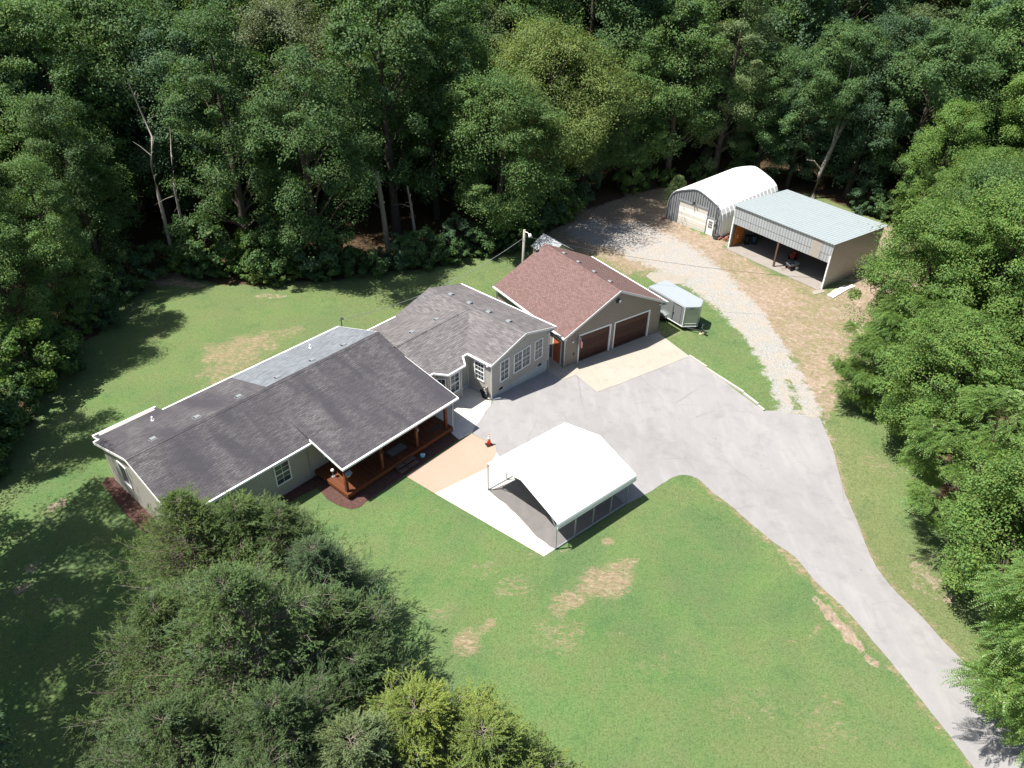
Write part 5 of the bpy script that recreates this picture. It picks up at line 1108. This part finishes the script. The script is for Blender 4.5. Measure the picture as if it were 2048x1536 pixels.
def tree_at(x, y, edge=False):
    reg = region(x, y); k = rng.random()
    if reg == 'right':
        fam = 'bright' if k < .72 else ('mid' if k < .95 else 'yellow')
        var = SPR[rng.choice((0, 1, 2, 2))] if y < 72 else BR[rng.randrange(6)]
        s = rng.uniform(.86, 1.08)*(.95 if edge else 1.1)
    else:
        fam = 'deep' if k < .30 else 'mid' if k < .68 else 'blue' if k < .78 else 'olive' if k < .90 else 'yellow' if k < .95 else 'bright'
        if reg == 'left' and fam in ('yellow', 'olive'): fam = 'deep'
        var = BR[rng.randrange(6)]; s = rng.uniform(.88, 1.18)*(1.06 if edge else 1.30)*(1.22 if y > 92 else 1)
    if reg == 'left': s *= .84 if y > 31 else 1.25
    c = GREENS[fam]; j = rng.uniform(.85, 1.18); c = tuple(v*j for v in c)
    o_ = outside(x, y); row = 'front row' if o_ < 5 else 'second row' if o_ < 11 else 'middle rows' if o_ < 20 else 'far rows'
    p_ = frustum(x, y, 13) or (0, 0); zone = zone_of(p_, reg)
    lab = '%s tree, %s, %s' % (FAMN[fam], row, zone)
    grp = {'left': 'trees of the left wood', 'back': 'trees of the wood behind the house', 'right': 'trees of the wood right of the drive'}[reg]
    put('broadleaf_tree' if reg != 'right' else 'walnut_tree', var, (x, y, float(terr(x, y))-.1), s, rng.uniform(0, 6.28), c, lab, 'tree', grp, (rng.uniform(-.05, .05), rng.uniform(-.05, .05)))
    placed.append((x, y)); count['n'] += 1
def visible(x, y, h=17, m=330):
    a = frustum(x, y, h); b = frustum(x, y, 2)
    if a is None or b is None: return False
    xm = (a[0]+b[0])/2
    if not (-m < xm < 2048+m): return False
    return min(a[1], b[1]) < 1536+200 and max(a[1], b[1]) > -20 and a[1] > -260
# edge trees
for i in range(len(CLEAR)-1):
    (x0, y0), (x1, y1) = CLEAR[i], CLEAR[i+1]; L = math.dist((x0, y0), (x1, y1)); n = max(1, int(L/4.4))
    nx_, ny_ = (y1-y0)/L, -(x1-x0)/L
    if outside((x0+x1)/2+nx_*2, (y0+y1)/2+ny_*2) < 0: nx_, ny_ = -nx_, -ny_
    for k in range(n):
        f = (k+rng.uniform(.2, .8))/n; d = rng.uniform(1.6, 3.2); x = x0+(x1-x0)*f+nx_*d; y = y0+(y1-y0)*f+ny_*d
        lim = 3.4
        if ok(x, y, lim) and (visible(x, y) or (x < 0 and 0 < y < 60)) and (y > 13 or x < 0): tree_at(x, y, True)
# interior grid, nearest first
cand = []
for iy in range(0, 24):
    for ix in range(-22, 23):
        g_ = 1 if iy < 13 else 1.28; x = (ix*6.0+(iy % 2)*3)*g_+rng.uniform(-1.4, 1.4); y = 14+min(iy, 13)*5.7+max(0, iy-13)*6.6+rng.uniform(-1.3, 1.3)
        if outside(x, y) < 4.0: continue
        if visible(x, y): cand.append((x, y))
cand.sort(key=lambda p: outside(*p)+.15*p[1])
for x, y in cand:
    if count['n'] >= 286: break
    if y > 142: continue
    if region(x, y) != 'back' and outside(x, y) > 22: continue
    if ok(x, y, 4.8): tree_at(x, y)
print('TREES', count['n'], 'cand', len(cand))
# understory shrubs along the wood's edge
ns = 0
for i in range(len(CLEAR)-1):
    (x0, y0), (x1, y1) = CLEAR[i], CLEAR[i+1]; L = math.dist((x0, y0), (x1, y1)); n = max(1, int(L/1.5))
    nx_, ny_ = (y1-y0)/L, -(x1-x0)/L
    if outside((x0+x1)/2+nx_*2, (y0+y1)/2+ny_*2) < 0: nx_, ny_ = -nx_, -ny_
    for k in range(n):
        f = (k+rng.random())/n; d = rng.uniform(.3, 1.8); x = x0+(x1-x0)*f+nx_*d; y = y0+(y1-y0)*f+ny_*d
        if (x > 20 and y < 76) and (y < 60 or rng.random() < .6): continue
        if 8 < x < 40 and 76 < y and rng.random() < .5: continue
        p = frustum(x, y, 1)
        if p is None or not (-60 < p[0] < 2110 and -10 < p[1] < 1600): continue
        fam = rng.choice(['deep', 'mid', 'bright', 'deep', 'blue'])
        put('shrub', SH[rng.randrange(3)], (x, y, float(terr(x, y))), rng.uniform(.7, 1.25), rng.uniform(0, 6.28), GREENS[fam], '%s shrub, edge of %s' % (FAMN[fam], zone_of(p, region(x, y))), 'shrub', 'undergrowth shrubs at the wood edge'); ns += 1
print('SHRUBS', ns)
# low bright bushes behind the rear lawn
for i, (px, py, s, lab) in enumerate(((830, 527, .8, 'low bright green bush spilling onto the rear lawn'), (900, 517, .95, 'wide bright green bush on the lawn edge left of the utility pole'), (560, 560, 1.0, 'yellow green bush with drooping sprays at the lawn edge'))):
    x, y, z = at(px, py); put('bush', SH[i % 2], (x, y, z), s, i, GREENS['bright' if i < 2 else 'yellow'], lab, 'bush', sz_=.6)
# little spruce behind the arched building
def spruce():
    rs = np.random.RandomState(5); P = []; D = []
    for k in range(60):
        z = .4+3.0*(k/60); r = 1.5*(1-k/62); 
        for j in range(7):
            a = rs.uniform(0, 6.28)
            for s in (.35, .7, 1.0): P.append([r*s*cos(a), r*s*sin(a), z+.2*s*r]); D.append([cos(a), sin(a), .35])
    mb = MB(); mb.tube([(0, 0, -.2), (0, 0, 3.4)], [.1, .02], 6, False)
    return sprays(rs, np.array(P), np.array(D), .45, 6, .14, .03, .8, .1, M['needle'], 'crown', False), wood_mesh('trunk', mb, M['bark'])
x, y, _z = qp_(3.6, 1.5); put('young_spruce', spruce(), (x, y, sz), 1.0, 0, (.10, .15, .06), 'young spruce poking up behind the left side of the arched building', 'conifer')
# right-hand near trees hanging over the drive
near = [(1800, 700, 8.5, 'bright', 'leafy bough end of a bright tree reaching toward the dry yard', .78), ]
NT = make_spray_tree(61, 12.5, 5.0, .12, 9000, .62, 9, .16, .06, 'leaf_near', 'round', 110, .7, .15)
NR = [(28.9, 45.5, .84, 'left'), (27.6, 38.6, .90, ''), (26.6, 32.2, .88, ''), (25.6, 26.0, .86, '')]
for (x, y, s, _q), lab in zip(NR, ('bright green walnut at the wood edge opposite the end of the gravel track', 'bright green walnut at the wood edge where the driveway begins to narrow', 'bright green walnut with fronds above shaded grass beside the driveway bend', 'bright green walnut between the overhanging driveway walnut and the bend')):
    put('walnut_tree', [SPR[0], NT, SPR[2], SPR[1]][int(y) % 4], (x, y, float(terr(x, y))-.1), s, x*3, GREENS['bright'], lab, 'tree', 'trees of the wood right of the drive', sz_=.82)
x, y, _ = at(1760, 720, 3.2); put('walnut_tree', SPR[0], (x, y, float(terr(x, y))), .52, 2.0, GREENS['bright'], 'low bright bough of a small walnut reaching over the dry yard', 'tree', 'trees of the wood right of the drive', sz_=.85)
put('walnut_tree', NT, (24.6, 19.3, -.5), .92, 1.0, GREENS['bright'], 'bright green walnut with long feathery fronds overhanging the driveway', 'tree', 'trees of the wood right of the drive')
# ------------------------------------------------------------------ cedars at the lower left
def make_cedar(seed, Ht, R, nl, side=8, per=11, ln=.36, pairs=8, L=.095, Wd=.026):
    rs = np.random.RandomState(seed); mb = MB(); tr = .02*Ht
    mb.tube([(0, 0, -.3), (.1, .05, Ht*.35), (-.05, .1, Ht*.7), (0, 0, Ht*.97)], [tr, tr*.75, tr*.4, .02], 8, False)
    P = []; D = []; a1, a2 = rs.uniform(0, 6, 2)
    for k in range(nl):
        f = (k+rs.rand())/nl; f = f**.9; ph = k*2.39996+rs.normal()*.35; z0 = Ht*(.03+.95*f)
        lobe = 1+.14*sin(3*ph+a1)+.10*sin(5*ph+a2+f*8)
        l = max(.35, R*(1-f**1.55)**.85*lobe*rs.uniform(.72, 1.12)); rise = rs.uniform(.12, .42)+.35*f
        d = np.array([cos(ph), sin(ph), 0]); bend = rs.uniform(-.25, .25); sd = np.array([-sin(ph), cos(ph), 0])
        q = lambda t: np.array([0, 0, z0-.25*l*rise])+d*l*t+sd*bend*l*t*t+np.array([0, 0, rise*l*(t**1.6)])
        dead = rs.rand() < .07
        mb.tube([q(t) for t in (0, .35, .7, 1)], [.012+.012*l, .010+.008*l, .010+.003*l, .005], 4, False)
        ns_ = int(side*(.5+.5*l/R))+2
        for j in range(ns_):
            t = .22+.78*(j+rs.rand()*.6)/ns_; b = q(t); s_ = 1 if j % 2 else -1; an = rs.uniform(.5, 1.1)
            dd = d*cos(an)+sd*s_*sin(an)+np.array([0, 0, rs.uniform(.05, .6)]); dd /= np.linalg.norm(dd); sl_ = l*.34*(1.15-t)+rs.uniform(.18, .5)
            mb.tube([b, b+dd*sl_*.55+np.array([0, 0, .03]), b+dd*sl_], [.012, .008, .003], 3, False)
            if dead: continue
            n_ = int(per*rs.uniform(.6, 1.3)); u = rs.uniform(.15, 1.05, n_)[:, None]
            pp = b+dd*sl_*u+rs.normal(size=(n_, 3))*.085; P.append(pp); D.append(dd*.75+rs.normal(size=(n_, 3))*.42+np.array([0, 0, .38])+d*.15)
    P = np.concatenate(P); D = np.concatenate(D)
    cr = sprays(rs, P, D, ln*rs.uniform(.6, 1.35, len(P)), pairs, L, Wd, .55, .12, M['needle'], 'crown', False)
    return cr, wood_mesh('trunk', mb, M['twig'])
CD = [make_cedar(71, 11, 5.3, 210), make_cedar(72, 9, 3.4, 130, 7, 12)]
for v, px, py, h, s, rz, col, lab in (
        (0, 445, 1160, 10.8, 1.05, .2, (.080, .132, .050), 'largest dark green cedar with bare grey branches in its middle'),
        (0, 350, 995, 7.6, .72, 1.7, (.092, .144, .046), 'cedar whose tip stands in front of the left end of the house'),
        (1, 470, 1005, 7.0, .95, 2.9, (.084, .134, .046), 'cedar top rising before the house front wall beneath the gutter'),
        (0, 552, 1020, 6.6, .66, 2.2, (.078, .124, .048), 'cedar top before the house front wall nearest the single window'),
        (1, 622, 1090, 6.3, .86, 4.1, (.070, .116, .060), 'bluish cedar on the right flank of the cedar clump nearest the porch'),
        (0, 305, 1210, 8.6, .80, 3.3, (.080, .126, .046), 'broad cedar on the left side of the clump facing the shaded lawn'),
        (0, 320, 1430, 9.0, .84, .9, (.070, .114, .046), 'wide dark cedar at the lower left of the clump'),
        (0, 540, 1400, 9.2, .84, 5.0, (.064, .106, .044), 'shaded cedar low in the clump behind the yellow green one'),
        (1, 655, 1195, 6.6, .95, .6, (.068, .112, .046), 'dark cedar on the lawn side of the clump'),
        (1, 700, 1310, 6.4, .95, 3.1, (.062, .104, .044), 'low shaded cedar just above the yellow green cedar'),
        (1, 830, 1405, 7.6, 1.15, 2.2, (.140, .190, .046), 'yellow green cedar top at the bottom of the lawn'),
        (1, 965, 1455, 6.8, 1.05, 3.7, (.122, .172, .048), 'rightmost small yellow green cedar at the bottom edge of the lawn'),
        (1, 1050, 1560, 5.6, .8, 1.1, (.100, .145, .046), 'cedar tip just entering at the bottom edge'),
        (1, 700, 1470, 8.0, 1.1, 4.4, (.108, .150, .070), 'pale cedar with silvery tips left of the yellow green one'),
        (0, 430, 1580, 10.0, .9, 1.1, (.066, .108, .044), 'dark cedar reaching up from the bottom left edge')):
    x, y, _ = at(px, py, h); hv = (11 if v == 0 else 9)*s
    put('cedar_tree', CD[v], (x, y, float(terr(x, y))), s, rz, col, lab, 'cedar', 'cedars in the clump on the front lawn', sz_=h/hv)

# ------------------------------------------------------------------ labels that several plants would share: number them along the wood
from collections import defaultdict
bpy.context.view_layer.update()
ORD = ['first', 'second', 'third', 'fourth', 'fifth', 'sixth', 'seventh', 'eighth', 'ninth', 'tenth', 'eleventh', 'twelfth', 'thirteenth', 'fourteenth', 'fifteenth', 'sixteenth', 'seventeenth', 'eighteenth', 'nineteenth', 'twentieth', 'twenty-first', 'twenty-second', 'twenty-third', 'twenty-fourth', 'twenty-fifth', 'twenty-sixth', 'twenty-seventh', 'twenty-eighth']
byl = defaultdict(list)
for o in COL.objects:
    if o.parent is None and o.get('label') and o.type == 'EMPTY': byl[o['label']].append(o)
for lab, L_ in byl.items():
    if len(L_) < 2 or len(L_) > 28: continue
    L_.sort(key=lambda o: (frustum(o.location.x, o.location.y, 8) or (0, 0))[0])
    for i, o in enumerate(L_): o['label'] = '%s from left %s' % (ORD[i], lab)
